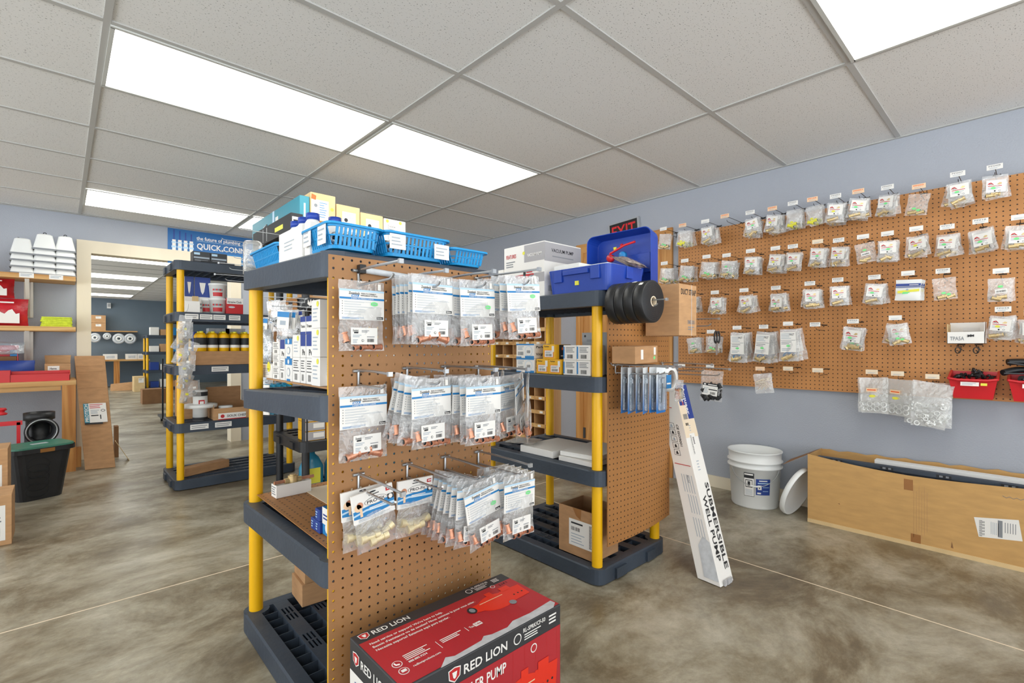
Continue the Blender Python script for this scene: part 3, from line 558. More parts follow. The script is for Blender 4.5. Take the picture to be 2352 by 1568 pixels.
def wall_hook(u, v, text, kind, n, L, rowname, idx, tagm='white_paper', ink='ink_grey', ang=0, sc=1, where=None):
    xt = PX-L
    p = onx(u, v, xt); y, z = p.y, p.z+.012
    if z < .80: z = .80
    nm = '%s hook of the %s row' % (ORD[idx], rowname) if not where else where
    t = emp('display_hook', (PX-.0002, y, z), 'black wire hook, %s of wall pegboard' % nm, 'hook', 'black hooks on the wall pegboard', (0, 0, -PI/2))
    hook_parts(t, L, 'black_wire', .034, .0016, True, La=L*.9)
    b = B(); b.box(-.029, -.0008, -.013, .029, .0008, .013, tagm); b.frame((-.029, -.0008, -.013), (1, 0, 0), (0, 0, 1), .0004)
    if text: b.tx(text, .006, .0150, .0068, ink, 1, w=.044)
    b.lines(.010, .003, .048, .012, 2, 'ink_light', 1, .35)
    a = B().box(0, 0, 0, 0, 0, 0, tagm)
    ob('price_tag', b, None, (xt-.009, y, z-.001), (0, 0, -PI/2+.02*((idx*7) % 5-2)), ('%s tag reading %s on the %s' % ('white' if tagm == 'white_paper' else 'orange', text, nm)) if text and len(text) > 2 else 'small %s card tag on the %s' % ('white' if tagm == 'white_paper' else 'orange' if tagm == 'peach_paper' else 'cream', nm), 'tag', TAG)
    step = .022
    for k in range(n):
        kk = kind if isinstance(kind, str) else kind[k % len(kind)]
        vr = KT[kk]; tr = vr[(idx+k) % len(vr)]
        rz = -PI/2+R0.uniform(-.3, .3)+(.3 if k % 3 == 1 else 0); ry = R0.uniform(-.2, .2)+ang
        loc = (xt+.022+k*step, y+.002*k, z-.036)
        who = 'only bag' if n == 1 else 'front bag' if k == 0 else 'rear bag' if k == n-1 else ORD[k]+' bag back'
        desc = {'card': 'clear bag with white card', 'cardlow': 'clear bag with white card', 'mix': 'clear bag of brass parts', 'long': 'long clear bag with white sheet', 'loose': 'clear bag of brass pieces', 'yellow': 'clear bag of yellow fittings', 'white': 'clear bag with white sticker', 'zip': 'milky zip bag of white rings', 'big': 'big milky bag of white rings', 'cream': 'clear bag of cream clips'}[kk]
        o = dup(tr, loc, (0, ry, rz), '%s, %s on %s' % (desc, who, nm), 'small parts bags on the wall pegboard')
        o['category'] = 'bag'
        if sc != 1: o.scale = (sc, 1, sc)
rows = [
 ('top', [(1525, 529, '', 'loose', 2, .20), (1569, 521, 'PF001', 'yellow', 4, .22, 'peach_paper', 'print_orange'), (1621, 512, '', 'card', 6, .22), (1666, 500, 'PF003', None, 0, .29, 'peach_paper', 'print_orange'), (1724, 492, 'PF004', 'card', 6, .22),
  (1775, 483, 'PF005', 'card', 5, .20, 'peach_paper', 'print_orange'), (1822, 471, 'PF006', 'yellow', 4, .20), (1867, 462, 'PF104', 'yellow', 3, .20, 'peach_paper', 'print_orange'), (1920, 455, 'PF001', 'card', 6, .21), (1972, 444, 'PF001', ('card', 'mix', 'card', 'loose'), 5, .20, 'peach_paper', 'print_orange'),
  (2039, 435, 'PF002', 'card', 3, .20), (2111, 433, 'PF002', 'loose', 1, .19, 'peach_paper', 'print_orange'), (2200, 405, 'PF007', 'card', 5, .21), (2285, 389, 'PF008', ('cardlow',), 2, .19)]),
 ('second', [(1527, 608, '', 'loose', 5, .22), (1574, 602, '', 'loose', 5, .22), (1624, 593, '', 'loose', 5, .22), (1670, 590, '', ('white', 'loose'), 6, .22), (1725, 580, '', 'card', 5, .20), (1782, 574, '', 'card', 6, .20), (1822, 570, 'PF014', 'card', 2, .20),
  (1879, 559, '', 'card', 4, .20, 'cream_paper'), (1927, 556, 'PF015', 'card', 3, .19), (1983, 548, '', 'white', 1, .19), (2039, 541, '', 'card', 4, .20), (2105, 530, '', 'card', 2, .22), (2176, 526, 'PF017', 'card', 3, .19), (2252, 513, 'PF018', ('cardlow', 'card'), 4, .20), (2342, 504, '', 'cardlow', 3, .20)]),
 ('third', [(1584, 675, '', 'card', 4, .20), (1643, 675, '', 'card', 4, .20), (1710, 670, '', 'card', 5, .20), (1783, 665, 'PF024', ('cardlow', 'mix'), 5, .20), (1861, 655, 'PF025', ('mix', 'mix'), 5, .20), (1925, 647, 'PF026', 'card', 4, .20), (2009, 641, "PF027", 'card', 5, .19),
  (2086, 632, '', 'long', 0, .19), (2166, 627, 'PF028', 'loose', 1, .19), (2299, 627, '', 'white', 2, .19)]),
 ('fourth', [(1588, 768, '', ('white', 'loose'), 5, .20), (1634, 765, '', 'loose', 5, .20), (1694, 756, '', 'long', 5, .20), (1755, 754, 'PF031', 'long', 5, .20), (1811, 747, '', 'long', 4, .20), (1873, 749, 'PF032', None, 0, .20), (1960, 742, 'PF033', ('mix', 'loose'), 4, .19),
  (2057, 734, '', ('loose', 'mix'), 4, .19), (2304, 715, 'PF034', 'card', 4, .19), (2372, 722, '', 'card', 3, .19)]),
 ('bottom', [(1567, 843, '', None, 0, .20), (1632, 844, '', None, 0, .20), (1747, 850, '', 'cream', 2, .20, 'peach_paper'), (1811, 850, '', None, 0, .20, 'cream_paper'), (1879, 854, '', None, 0, .20, 'cream_paper'), (2003, 858, '', 'zip', 2, .17, 'cream_paper'), (2062, 862, '', 'zip', 2, .17, 'cream_paper'), (2142, 869, '', 'big', 2, .17, 'cream_paper')])]
for rn, rr in rows:
    for k, h in enumerate(rr):
        u, v, tx_, kd, n, L = h[:6]
        wall_hook(u, v, tx_, kd or 'card', n, L, rn, k, *(h[6:8] if len(h) > 7 else (h[6], 'ink_grey') if len(h) > 6 else ()), sc={'zip': 1.38, 'big': 1.4, 'long': 1.38, 'cream': 1.25}.get(kd, 1.3 if rn == 'fourth' and tx_ == 'PF033' else 1.1))
for vr in KT.values():
    for o, ch in vr:
        for c in kids(o): bpy.data.objects.remove(c)
        bpy.data.objects.remove(o)
# blue and yellow printed pouches
def bluepouch(loc, rz, label):
    t = ob('parts_bag', pouch(.112, .115, .018, 'white_plastic', 7), None, loc, (0, .05, rz), label, 'bag', 'blue and yellow printed pouches'); b = B()
    b.frame((-.055, -.0115, -.115), (1, 0, 0), (0, 0, 1), 0); b.pr(.001, .078, .109, .092, 'print_navy'); b.pr(.001, .070, .109, .074, 'print_navy'); b.lines(.06, .080, .10, .089, 1, 'white_paper', 1, .4, .1)
    b.pp([(.01, .038), (.104, .048), (.104, .062), (.01, .052)], 'yellow_sticker'); b.pp([(.03, .034), (.065, .036), (.062, .046), (.034, .046)], 'green_sticker', 1); b.disc(.052, .058, .006, 'ink_light', 1, 8)
    ob('printed_front', b, t, label='navy, yellow and green print')
p = onx(2086, 632, PX-.19)
for k in range(3): bluepouch((p.x+.022+k*.026, p.y-.004*k, p.z-.022), -PI/2+.08*k, '%s blue and yellow printed pouch on the wall pegboard' % ('front', 'middle', 'rear')[k] if False else ('%s printed pouch with navy and yellow bands on the wall pegboard' % ('front', 'middle', 'rear')[k]))
# heavy bag of black connectors
p = onx(1632, 844, PX-.20)
t = ob('parts_bag', pouch(.125, .150, .03, 'clear_bag', 21), None, (p.x+.03, p.y, p.z-.022), (0, .05, -PI/2+.1), 'large clear bag of black connectors hanging below the lower edge of the wall pegboard', 'bag'); t.scale = (1.25, 1, 1.5); R = random.Random(4)
for k in range(34): q = B(); a = R.uniform(0, 3); q.cyl((-.012*math.cos(a), 0, -.012*math.sin(a)), (.012*math.cos(a), .004, .012*math.sin(a)), R.uniform(.009, .013), 'black_rubber', n=9); ob('connector', q, t, (R.uniform(-.048, .048), R.uniform(-.010, .002), R.uniform(-.142, -.070)))
b = B(); b.frame((-.048, -.0175, -.118), (1, 0, -.06), (.06, 0, 1), 0); b.pr(0, 0, .085, .046, 'white_paper'); b.pr(0, .046, .085, .058, 'ink'); b.disc(.012, .052, .006, 'white_paper', 1, 12, .004); b.lines(.03, .048, .08, .056, 1, 'white_paper', 1, .5, .1); b.bars(.045, .006, .075, .018, 'ink'); b.lines(.006, .008, .036, .038, 5, 'ink_light', 1, .4); b.pr(.035, .026, .083, .031, 'ink', 1); ob('header_card', b, t)
# white carton on two hooks
p = onx(2175, 770, PX-.17); q = onx(2262, 770, PX-.17); y0, y1 = q.y, p.y
zb = onx(2200, 789, PX-.17).z
b = B(); x0, x1 = PX-.17, PX-.03; b.box(x0, y0, zb, x0+.002, y1, zb+.062, 'white_paper'); b.box(x1, y0, zb, x1+.002, y1, zb+.115, 'white_paper'); b.box(x0, y0, zb, x1, y1, zb+.002, 'white_paper'); b.box(x0, y0, zb, x1, y0+.002, zb+.112, 'white_paper'); b.box(x0, y1-.002, zb, x1, y1, zb+.105, 'card_pale')
t = ob('parts_carton', b, label='open white carton with handwriting sitting on two hooks of the wall pegboard', cat='box')
b = B(); b.frame((x0, y1, zb), (0, -1, 0), (0, 0, 1)); b.tx('TPA5A', .012, .018, .020, 'ink_grey', 1, w=.055); b.tube([(x0-.002, y1-.080, zb+.045), (x0-.002, y1-.092, zb+.038), (x0-.002, y1-.104, zb+.046)], .003, 'ink'); b.tube([(x0-.002, y1-.080, zb+.036), (x0-.002, y1-.092, zb+.046), (x0-.002, y1-.104, zb+.038)], .003, 'ink'); ob('marker_writing', b, t)
ob('carton_flap', B().hull8([(x0+.05, y0+.02, zb+.06), (x0+.055, y0+.02, zb+.06), (x0+.05, y1-.06, zb+.06), (x0+.055, y1-.06, zb+.06), (x0+.03, y0+.02, zb+.085), (x0+.035, y0+.02, zb+.085), (x0+.03, y1-.06, zb+.085), (x0+.035, y1-.06, zb+.085)], 'white_paper'), t)
for k, f in enumerate((.3, .78)):
    y = y1-(y1-y0)*f; t = emp('display_hook', (PX-.0002, y, zb-.005), 'black wire hook with coiled end under the white carton, %s one' % ('left', 'right')[k], 'hook', 'black hooks on the wall pegboard', (0, 0, -PI/2)); hook_parts(t, .18, 'black_wire', .01, .002, False)
    b = B(); b.tube([(.014*math.cos(a*.5)*(1-.02*a), -.15-.002*a, -.03+.016*math.sin(a*.5)) for a in range(26)], .0022, 'black_wire', 6); ob('wire_coil', b, t)
# red bins
def redbin(yc, zc, label, w=.185, d=.15, h=.105):
    t = emp('parts_bin', (PX-.01-d, yc, zc), label, 'bin', 'red bins on the wall pegboard')
    b = B(); hw = w/2; k = .8
    def ring(z, s, th): return [(-th if False else d*(1-s)/2*0+0, 0)]
    o0 = [(.028, -hw*k), (d, -hw*k), (d, hw*k), (.028, hw*k)]; o1 = [(0, -hw), (d, -hw), (d, hw), (0, hw)]; i0 = [(.031, -hw*k+.003), (d-.003, -hw*k+.003), (d-.003, hw*k-.003), (.031, hw*k-.003)]; i1 = [(.004, -hw+.004), (d-.003, -hw+.004), (d-.003, hw-.004), (.004, hw-.004)]
    hs = [h, h+.035, h+.035, h]
    vs = [(x, y, 0) for x, y in o0]+[(x, y, hs[j]) for j, (x, y) in enumerate(o1)]+[(x, y, hs[j]) for j, (x, y) in enumerate(i1)]+[(x, y, .004) for x, y in i0]
    b.add(vs, [(a*4+j, a*4+(j+1) % 4, a*4+4+(j+1) % 4, a*4+4+j) for a in range(3) for j in range(4)]+[(3, 2, 1, 0), (12, 13, 14, 15)], 'red_plastic')
    for y in (-1, 1): b.tube([(0, y*hw, h), (d*.5, y*hw, h+.018), (d, y*hw, h+.035)], .006, 'red_plastic'); 
    b.tube([(-.002, -hw, h), (-.006, -hw*.6, h-.006), (-.006, hw*.6, h-.006), (-.002, hw, h)], .007, 'red_plastic')
    ob('bin_body', b, t); b = B(); b.frame((-.016, hw*.48, h-.036), (0, -1, 0), (.5, 0, 1)); b.pr(0, 0, .07, .022, 'white_paper'); b.lines(.006, .004, .06, .018, 2, 'ink_light'); b.pr(.076, .004, .10, .018, 'yellow_sticker'); ob('bin_label', b, t)
    return t
b0 = redbin(onx(2234, 873, PX-.14).y, .80, 'red bin heaped with black clips hanging at the lower edge of the wall pegboard')
b1 = redbin(onx(2379, 880, PX-.14).y, .80, 'red bin with long black plastic parts cut off by the right edge of the picture')
R = random.Random(8)
c0 = b0.location
for k in range(46):
    q = B(); a = R.uniform(0, PI); q.tube([(-.012*math.cos(a), -.012*math.sin(a), 0), (0, 0, .008), (.012*math.cos(a), .012*math.sin(a), .002)], .0045, 'black_rubber', 6); q.cyl((0, 0, 0), (0, .001, .01), .006, 'black_plastic', n=8)
    x = R.uniform(.022, .125); y = R.uniform(-.070, .070); ob('plastic_clip', q, None, (c0.x+x, c0.y+y, c0.z+.100+.055*R.random()*(1-abs(y)/.09)), (R.uniform(-.5, .5), R.uniform(-.5, .5), R.uniform(0, 3)), 'small black plastic clip heaped in the red bin on the wall pegboard', 'clip', 'black clips in the red bin')
c1 = b1.location
for k, (dy, dz, l, rz) in enumerate(((.04, .14, .16, .3), (.0, .175, .20, .1), (-.03, .12, .13, -.2), (.01, .08, .12, .5))):
    q = B(); n = 9; q.tube([(-.02+.03*math.sin(j/n*3), -l/2+l*j/n, .02*math.sin(PI*j/n)) for j in range(n+1)], .016, 'black_rubber', 8); q.box(-.03, -l/2, -.006, .01, l/2, .0, 'black_plastic')
    ob('pipe_bracket', q, None, (c1.x+.05, c1.y+dy, c1.z+dz), (.2*k, .1, rz), 'curved black plastic bracket, %s of those in the right hand red bin' % ('leftmost', 'topmost', 'rearmost', 'lowest')[k], 'bracket', 'black brackets in the right red bin')
# ================================================================ HELPERS FOR CARTONS
def yx(u, x): r = ray(u); return x*r[1]/r[0]          # y of a pixel column on the plane x = const
def xy(u, y): r = ray(u); return y*r[0]/r[1]          # x of a pixel column on the plane y = const
def carton(name, x0, y0, z0, x1, y1, z1, m, label, cat='box', group=None, rot=0, prints=None, bev=.002, flaps=None, tp=None):
    cx, cy = (x0+x1)/2, (y0+y1)/2; w, d, h = x1-x0, y1-y0, z1-z0
    b = B().box(-w/2, -d/2, 0, w/2, d/2, h, m)
    t = ob(name, b, None, (cx, cy, z0), (0, 0, rot), label, cat, group, bev=bev)
    if tp: q = B(); q.box(-w/2-.0005, -.022, h*.55, -w/2+.001, .022, h+.0006, tp); q.box(-w/2-.0005, -.022, h-.001, w/2+.0005, .022, h+.0007, tp); ob('packing_tape', q, t)
    for nm, side, fn in prints or []:
        q = B()
        if side == '-x': q.frame((-w/2, d/2, 0), (0, -1, 0), (0, 0, 1)); fn(q, d, h)
        elif side == '-y': q.frame((-w/2, -d/2, 0), (1, 0, 0), (0, 0, 1)); fn(q, w, h)
        elif side == '+z': q.frame((-w/2, -d/2, h), (1, 0, 0), (0, 1, 0)); fn(q, w, d)
        ob(nm, q, t)
    return t
def lab(fx0, fy0, fx1, fy1, seed=1, bar=True, m='white_paper'):
    def f(q, w, h):
        q.pr(w*fx0, h*fy0, w*fx1, h*fy1, m); a, b_, c, d = w*fx0, h*fy0, w*fx1, h*fy1; ww, hh = c-a, d-b_
        q.lines(a+ww*.08, b_+hh*.5, a+ww*.8, b_+hh*.92, 4, 'ink_grey', 1, .4, .5, seed)
        if bar: q.bars(a+ww*.1, b_+hh*.12, a+ww*.65, b_+hh*.36, 'ink', 1, 12, seed)
    return f
# ================================================================ RED PUMP CARTON
x0, x1, y0, y1, hh = .535, 1.045, .902, 1.152, .352
t = emp('pump_carton', ((x0+x1)/2, (y0+y1)/2, 0), 'large red and black pump carton on the floor against the nearest pegboard', 'box')
W, D = x1-x0, y1-y0
ob('carton_body', B().box(-W/2, -D/2, 0, W/2, D/2, hh, 'carton_black'), t, bev=.003)
def logo(q, x, y, s, k=2):
    q.pp([(x, y+s*.9), (x+s*.5, y+s), (x+s, y+s*.9), (x+s*.95, y+s*.3), (x+s*.5, y), (x+s*.05, y+s*.3)], 'white_paper', k); q.pp([(x+s*.07, y+s*.84), (x+s*.5, y+s*.93), (x+s*.93, y+s*.84), (x+s*.88, y+s*.34), (x+s*.5, y+s*.08), (x+s*.12, y+s*.34)], 'print_red', k+1)
    q.pp([(x+s*.3, y+s*.7), (x+s*.7, y+s*.7), (x+s*.62, y+s*.35), (x+s*.5, y+s*.25), (x+s*.38, y+s*.35)], 'white_paper', k+2)
    q.tx('RED LION', x+s*1.2, y+s*.2, s*.62, 'white_paper', k, w=s*3.9)
def pump(q, x, y, s, k=2):
    q.disc(x, y, s, 'pump_red', k, 26, s*.62); q.pp([(x-s*1.5, y-s*.1), (x-s*.5, y-s*.35), (x-s*.5, y+s*.4), (x-s*1.3, y+s*.35)], 'pump_red', k+1); q.disc(x-s*1.35, y+s*.12, s*.22, 'ink', k+2, 14, s*.26); q.disc(x-s*1.35, y+s*.12, s*.13, 'ink_grey', k+3, 12, s*.17)
    k += 1; q.pp([(x+s*.5, y-s*.5), (x+s*1.7, y-s*.45), (x+s*1.8, y+s*.5), (x+s*.6, y+s*.55)], 'pump_red', k); q.pr(x-s*.1, y+s*.5, x+s*.25, y+s*.85, 'pump_red', k+1); q.pr(x+s*.75, y+s*.45, x+s*1.3, y+s*.8, 'pump_red', k+2)
    for j in range(3): q.disc(x+s*(1.0+.25*j), y-s*.1, s*.05, 'ink', k+2, 8)
    q.disc(x+s*.5, y-s*.55, s*.18, 'ink_grey', k+2, 12); q.lines(x-s*.8, y+s*.2, x+s*.6, y+s*.35, 1, 'peach_paper', k+1, .3, .1)
q = B().frame((-W/2, -D/2, hh), (1, 0, 0), (0, 1, 0)); q.pr(.003, .004, W-.003, D-.044, 'carton_red')
for j in range(12): q.pr(.03+j*.042, .03, .031+j*.042, D-.045, 'print_red', 1)
logo(q, .014, D-.036, .028); q.tx('RL-SPRK/CF-50', W-.135, D-.020, .009, 'white_paper', 2, w=.062); q.lines(W-.13, D-.038, W-.08, D-.023, 3, 'white_paper', 2, .45); q.disc(W-.150, D-.024, .011, 'white_paper', 2); q.disc(W-.150, D-.024, .0085, 'carton_black', 3); q.lines(W-.06, D-.034, W-.035, D-.014, 3, 'white_paper', 2, .5, .1)
for j, s_ in enumerate(('Need service or support? We\'re here to help.', 'Besoin d\'assistance ou de soutien? Nous sommes la pour vous aider.', 'Necesita soporte? Estamos aqui para ayudar.')): q.tx(s_, .022, D-.066-.016*j, .0085, 'white_paper', 2, w=(.215, .315, .215)[j])
q.disc(.034, .078, .0125, 'white_paper', 2); q.disc(.034, .078, .0105, 'carton_red', 3); q.tube([q.at(.029, .083, 4), q.at(.030, .076, 4), q.at(.038, .073, 4)], .0018, 'white_paper', 5); q.disc(.034, .048, .0125, 'white_paper', 2); q.disc(.034, .048, .0105, 'carton_red', 3); q.pr(.028, .044, .041, .053, 'white_paper', 4)
q.lines(.058, .074, .128, .098, 4, 'white_paper', 2, .5, .3); q.tx('888.885.9254', .058, .064, .007, 'white_paper', 2, w=.05); q.tx('redlionproducts.com', .058, .045, .007, 'white_paper', 2, w=.075); q.lines(.158, .072, .225, .090, 3, 'white_paper', 2, .5, .3); q.pr(.146, .058, .1475, .09, 'white_paper', 2); q.pr(.236, .07, .2375, .09, 'white_paper', 2)
q.tx('You', .246, .076, .009, 'white_paper', 2, w=.014); q.pr(.262, .073, .286, .088, 'white_paper', 2); q.tx('Tube', .264, .077, .008, 'carton_red', 3, w=.02)
pump(q, .385, .130, .062); q.disc(.43, .20, .008, 'white_paper', 3); q.disc(.43, .20, .006, 'carton_red', 4); q.tx('2.14 1', W-.06, D-.06, .010, 'ink', 3)
q.pp([(.10, .0), (W-.03, .0), (W-.008, .014), (W-.01, .030), (W-.10, .024), (W-.16, .028), (W-.19, .016), (.27, .020), (.25, .028), (.235, .018), (.15, .014), (.13, .024), (.115, .012)], 'scuff', 3)
ob('top_print', q, t, label='red printed top with torn grey edge')
q = B().frame((-W/2, -D/2, 0), (1, 0, 0), (0, 0, 1)); q.pr(.003, .003, W-.003, hh-.055, 'carton_red')
for j in range(12): q.pr(.03+j*.042, .003, .031+j*.042, hh-.056, 'print_red', 1)
logo(q, .12, hh-.048, .036); q.tx('RL-SPRK/CF-50', W-.15, hh-.022, .011, 'white_paper', 2, w=.085); q.lines(W-.145, hh-.045, W-.08, hh-.026, 3, 'white_paper', 2, .45); q.disc(W-.17, hh-.03, .014, 'white_paper', 2); q.disc(W-.17, hh-.03, .011, 'carton_black', 3); q.lines(W-.05, hh-.04, W-.02, hh-.012, 3, 'white_paper', 2, .5, .1)
pump(q, .36, .17, .075); q.disc(.40, .275, .012, 'white_paper', 3); q.disc(.40, .275, .009, 'carton_red', 4); q.tx('SPRINKLER PUMP', .10, hh-.095, .026, 'white_paper', 2, w=.20)
ob('front_print', q, t, label='red printed front with pump picture')
q = B().frame((-W/2, D/2, 0), (0, -1, 0), (0, 0, 1)); q.pr(.003, .003, D-.003, hh-.075, 'white_paper'); logo(q, .02, hh-.055, .034); q.lines(.03, hh-.16, .20, hh-.09, 5, 'print_navy', 1, .4, .4); q.lines(.03, hh-.3, .22, hh-.18, 9, 'ink_light', 1, .35)
ob('side_print', q, t, label='white printed side panel')
# ================================================================ LEANING WHITE PUMP CARTON
P0 = Vector((2.181, .948, .002)); T0 = onz(1548, 885, .864); ax = (T0-P0)
e1 = Vector((1, -.09, 0)).normalized()*.112; e2 = Vector((.09, 1, 0)).normalized()*.112
t = emp('well_pump_carton', P0, 'long white carton leaning upright beside the brown pegboard, printed with large letters', 'box')
b = B(); b.hull8([(0, 0, 0), e1, e2, e1+e2, ax, ax+e1, ax+e2, ax+e1+e2], 'white_paper'); ob('carton_body', b, t, bev=.002)
L = ax.length; uy = ax.normalized()
def skew(q, o, ux, n):
    q.o = Vector(o)+n*.0008; q.ux = ux.normalized(); q.uy = uy; q.n = n; return q
n1 = e1.cross(ax).normalized(); q = skew(B(), (0, 0, 0), e1, n1); w = .112
# letters run down the length: swap the axes
def runs(q, s, along, across, h, m, wd, k=2):
    vs, fs, tw = text_mesh(s); sx = wd/tw; sy = h/.72
    q.add([q.o+q.uy*(along-a*sx)+q.ux*(across+b_*sy)+q.n*.0003*k for a, b_, _ in vs], fs, m)
q.pp([(0, L*.70), (w, L*.70), (w, L*.998), (0, L*.998)], 'cream_paper'); q.pp([(w*.55, L*.80), (w, L*.80), (w, L*.999), (w*.1, L*.999), (w*.1, L*.88), (w*.55, L*.88)], 'print_navy', 1)
runs(q, 'Acquaer', L*.985, w*.52, .026, 'white_paper', L*.16, 3); runs(q, 'PUMPS', L*.94, w*.3, .012, 'print_orange', L*.06, 3)
runs(q, 'SUBMERSIBLE', L*.46, w*.60, .030, 'ink', L*.40, 2); runs(q, 'WELL PUMP', L*.40, w*.20, .030, 'ink', L*.30, 2)
q.bars(w*.15, L*.80, w*.5, L*.83, 'ink_grey', 2, 12, 4); q.bars(w*.2, L*.765, w*.45, L*.78, 'ink', 2, 9, 5); q.pr(w*.30, L*.60, w*.72, L*.72, 'white_paper', 1); q.lines(w*.34, L*.61, w*.42, L*.71, 22, 'ink', 2, .5, .1); q.lines(w*.5, L*.66, w*.6, L*.70, 6, 'ink', 2, .6, .1); q.lines(w*.4, L*.73, w*.55, L*.77, 3, 'ink_light', 2, .3); q.lines(w*.35, L*.52, w*.55, L*.58, 4, 'ink_light', 2, .3)
ob('front_print', q, t, label='cream face with large SUBMERSIBLE WELL PUMP lettering')
n2 = ax.cross(e2).normalized(); n2 = n2 if n2.x < 0 else -n2
q = B(); q.o = e2+n2*.0008; q.ux = -e2.normalized(); q.uy = uy; q.n = n2
runs(q, 'CE ISO9001', L*.77, w*.62, .013, 'ink', L*.12, 2)
for j in range(5):
    a = L*(.745-.037*j); q.pr(w*.22, a, w*.52, a+.030, 'ink', 1); q.pr(w*.24, a+.002, w*.50, a+.028, 'white_paper', 2); q.pp([(w*.30, a+.006), (w*.44, a+.006), (w*.40, a+.022), (w*.34, a+.022)], 'ink' if j in (1, 3, 4) else 'ink_light', 3)
for j, (a, n_) in enumerate(((.50, 5), (.40, 4), (.29, 4))):
    for k in range(n_): q.pr(w*(.80-.12*k), L*(a-.09), w*(.83-.12*k), L*a, 'ink_light', 1)
runs(q, 'Model', L*.50, w*.6, .008, 'ink_grey', L*.04, 2); q.pr(w*.15, L*.862, w*.6, L*.866, 'print_red', 2); q.pr(w*.1, L*.548, w*.9, L*.552, 'print_red', 2)
q.pp([(w*.35, L*.02), (w*.98, L*.02), (w*.98, L*.19), (w*.7, L*.21), (w*.4, L*.16)], 'clear_grey', 2)
ob('side_print', q, t, label='pale grey side with CE ISO9001 and handling symbols')
b = B(); R = random.Random(3)
for k in range(9): p = Vector((.03+.02*R.random()*k/2, -.004-.006*R.random(), .006*R.random())); b.box(p.x-.006, p.y-.004, .0, p.x+.012, p.y+.004, .014+.01*R.random(), 'scuff')
ob('crushed_end', b, t)
# ================================================================ LONG OPEN CARTON
y_l = .949; y_r = -.95; bx0, bx1 = 3.405, 3.692
t = emp('long_carton', (bx0, y_l, 0), 'long open brown carton on the floor along the blue wall', 'box')
b = B()
def wavy(x, hs, th, m):
    n = len(hs)-1; vs = []; 
    for k, h_ in enumerate(hs):
        y = -(y_l-y_r)*k/n; vs += [(x, y, 0), (x+th, y, 0), (x+th, y, h_), (x, y, h_)]
    return vs, [(4*k+j, 4*k+(j+1) % 4, 4*k+4+(j+1) % 4, 4*k+4+j) for k in range(n) for j in range(4)]+[(0, 3, 2, 1), (4*n, 4*n+1, 4*n+2, 4*n+3)]
fr = [.415, .40, .388, .380, .376, .378, .384, .392, .400, .407, .412, .414, .415, .415, .415, .415, .415]
vs, fs = wavy(0, fr, .004, 'card_light'); b.add(vs, fs, 'card_light')
bk = [.405+.006*math.sin(k*2.3)+.03*k/40 for k in range(41)]; vs, fs = wavy(bx1-bx0-.004, bk, .004, 'card_light'); b.add(vs, fs, 'card_light')
b.box(.004, -.004, 0, bx1-bx0-.004, 0, .41, 'card_light'); b.box(.004, y_r-y_l, 0, bx1-bx0-.004, y_r-y_l+.004, .40, 'card_light'); b.box(.004, y_r-y_l+.004, .001, bx1-bx0-.004, -.004, .005, 'card_inside')
ob('carton_body', b, t)
ob('end_flap', B().hull8([(.01, .0, .41), (.01, .003, .41), (.25, .0, .41), (.25, .003, .41), (-.02, .13, .33), (-.02, .133, .33), (.13, .13, .34), (.13, .133, .34)], 'card_inside'), t)
ob('bottom_fold', B().box(-.004, y_r-y_l, 0, .0, 0, .022, 'card_pale'), t)
q = B().frame((0, 0, 0), (0, -1, 0), (0, 0, 1))
def wp(u, v): p = onx(u, v, bx0); return (y_l-p.y, p.z)
q.pp([wp(2237, 1187), wp(2340, 1194), wp(2349, 1243), wp(2248, 1232)][::-1], 'white_paper')
for f in range(16): a = wp(2249, 1194+f*2.3); c = wp(2262 if f % 3 else 2256, 1195+f*2.3); q.pp([a, (a[0], a[1]-.002), (c[0], c[1]-.002), c], 'ink', 1)
for f in range(5): a = wp(2276+f*4, 1193+f); q.pr(a[0], a[1]-.07, a[0]+.002, a[1]-.01, 'ink_light', 1)
a = wp(2292, 1193); q.pr(a[0], a[1]-.085, a[0]+.016, a[1]-.003, 'ink_grey', 1)
for f in range(5): a = wp(2308+f*6, 1195+f); q.pr(a[0], a[1]-.06, a[0]+.0025, a[1]-.01, 'ink_grey', 1)
ob('shipping_label', q, t, label='white shipping label with barcodes')
q = B().frame((0, 0, 0), (0, -1, 0), (0, 0, 1)); a = wp(2076, 1097); c = wp(2097, 1127); q.pr(a[0], c[1], c[0], a[1]-.004, 'tape_brown'); a = wp(2092, 1224); c = wp(2115, 1253); q.pr(a[0], .002, c[0], a[1], 'tape_brown'); ob('packing_tape', q, t)
q = B().frame((0, 0, 0), (0, -1, 0), (0, 0, 1)); a = wp(2303, 1138); q.tube([q.at(a[0]+.012*k, a[1]-.008*(k % 2), 1) for k in range(8)], .0012, 'ink_grey', 4); 
for k in range(6): q.pr(.50+.011*k, .05+.02*(k % 3), .5012+.011*k, .33-.03*(k % 2), 'card_brown')
a = wp(2184, 1248); q.pp([(a[0], a[1]-.02), (a[0]+.01, a[1]-.022), (a[0]+.004, a[1]+.012)], 'card_inside', 1); a = wp(1924, 1156); q.pp([(a[0], a[1]), (a[0]+.012, a[1]-.004), (a[0]+.01, a[1]+.004)], 'card_inside', 1)
ob('pen_marks', q, t)
t = emp('packed_panel', (bx0+.07, y_l-.035, .01), 'flat packed slate plastic panel standing inside the long open carton', 'panel')
b = B().box(0, y_r-y_l+.09, 0, .028, 0, .388, 'slate_plastic'); b.box(.028, y_r-y_l+.09, 0, .07, 0, .355, 'slate_plastic')
for k in range(14): y = -.05-.12*k; b.box(-.012, y-.003, .05, 0, y+.003, .36, 'slate_plastic')
b.box(-.012, y_r-y_l+.09, .365, 0, 0, .388, 'slate_plastic')
ob('panel_body', b, t)
b = B()
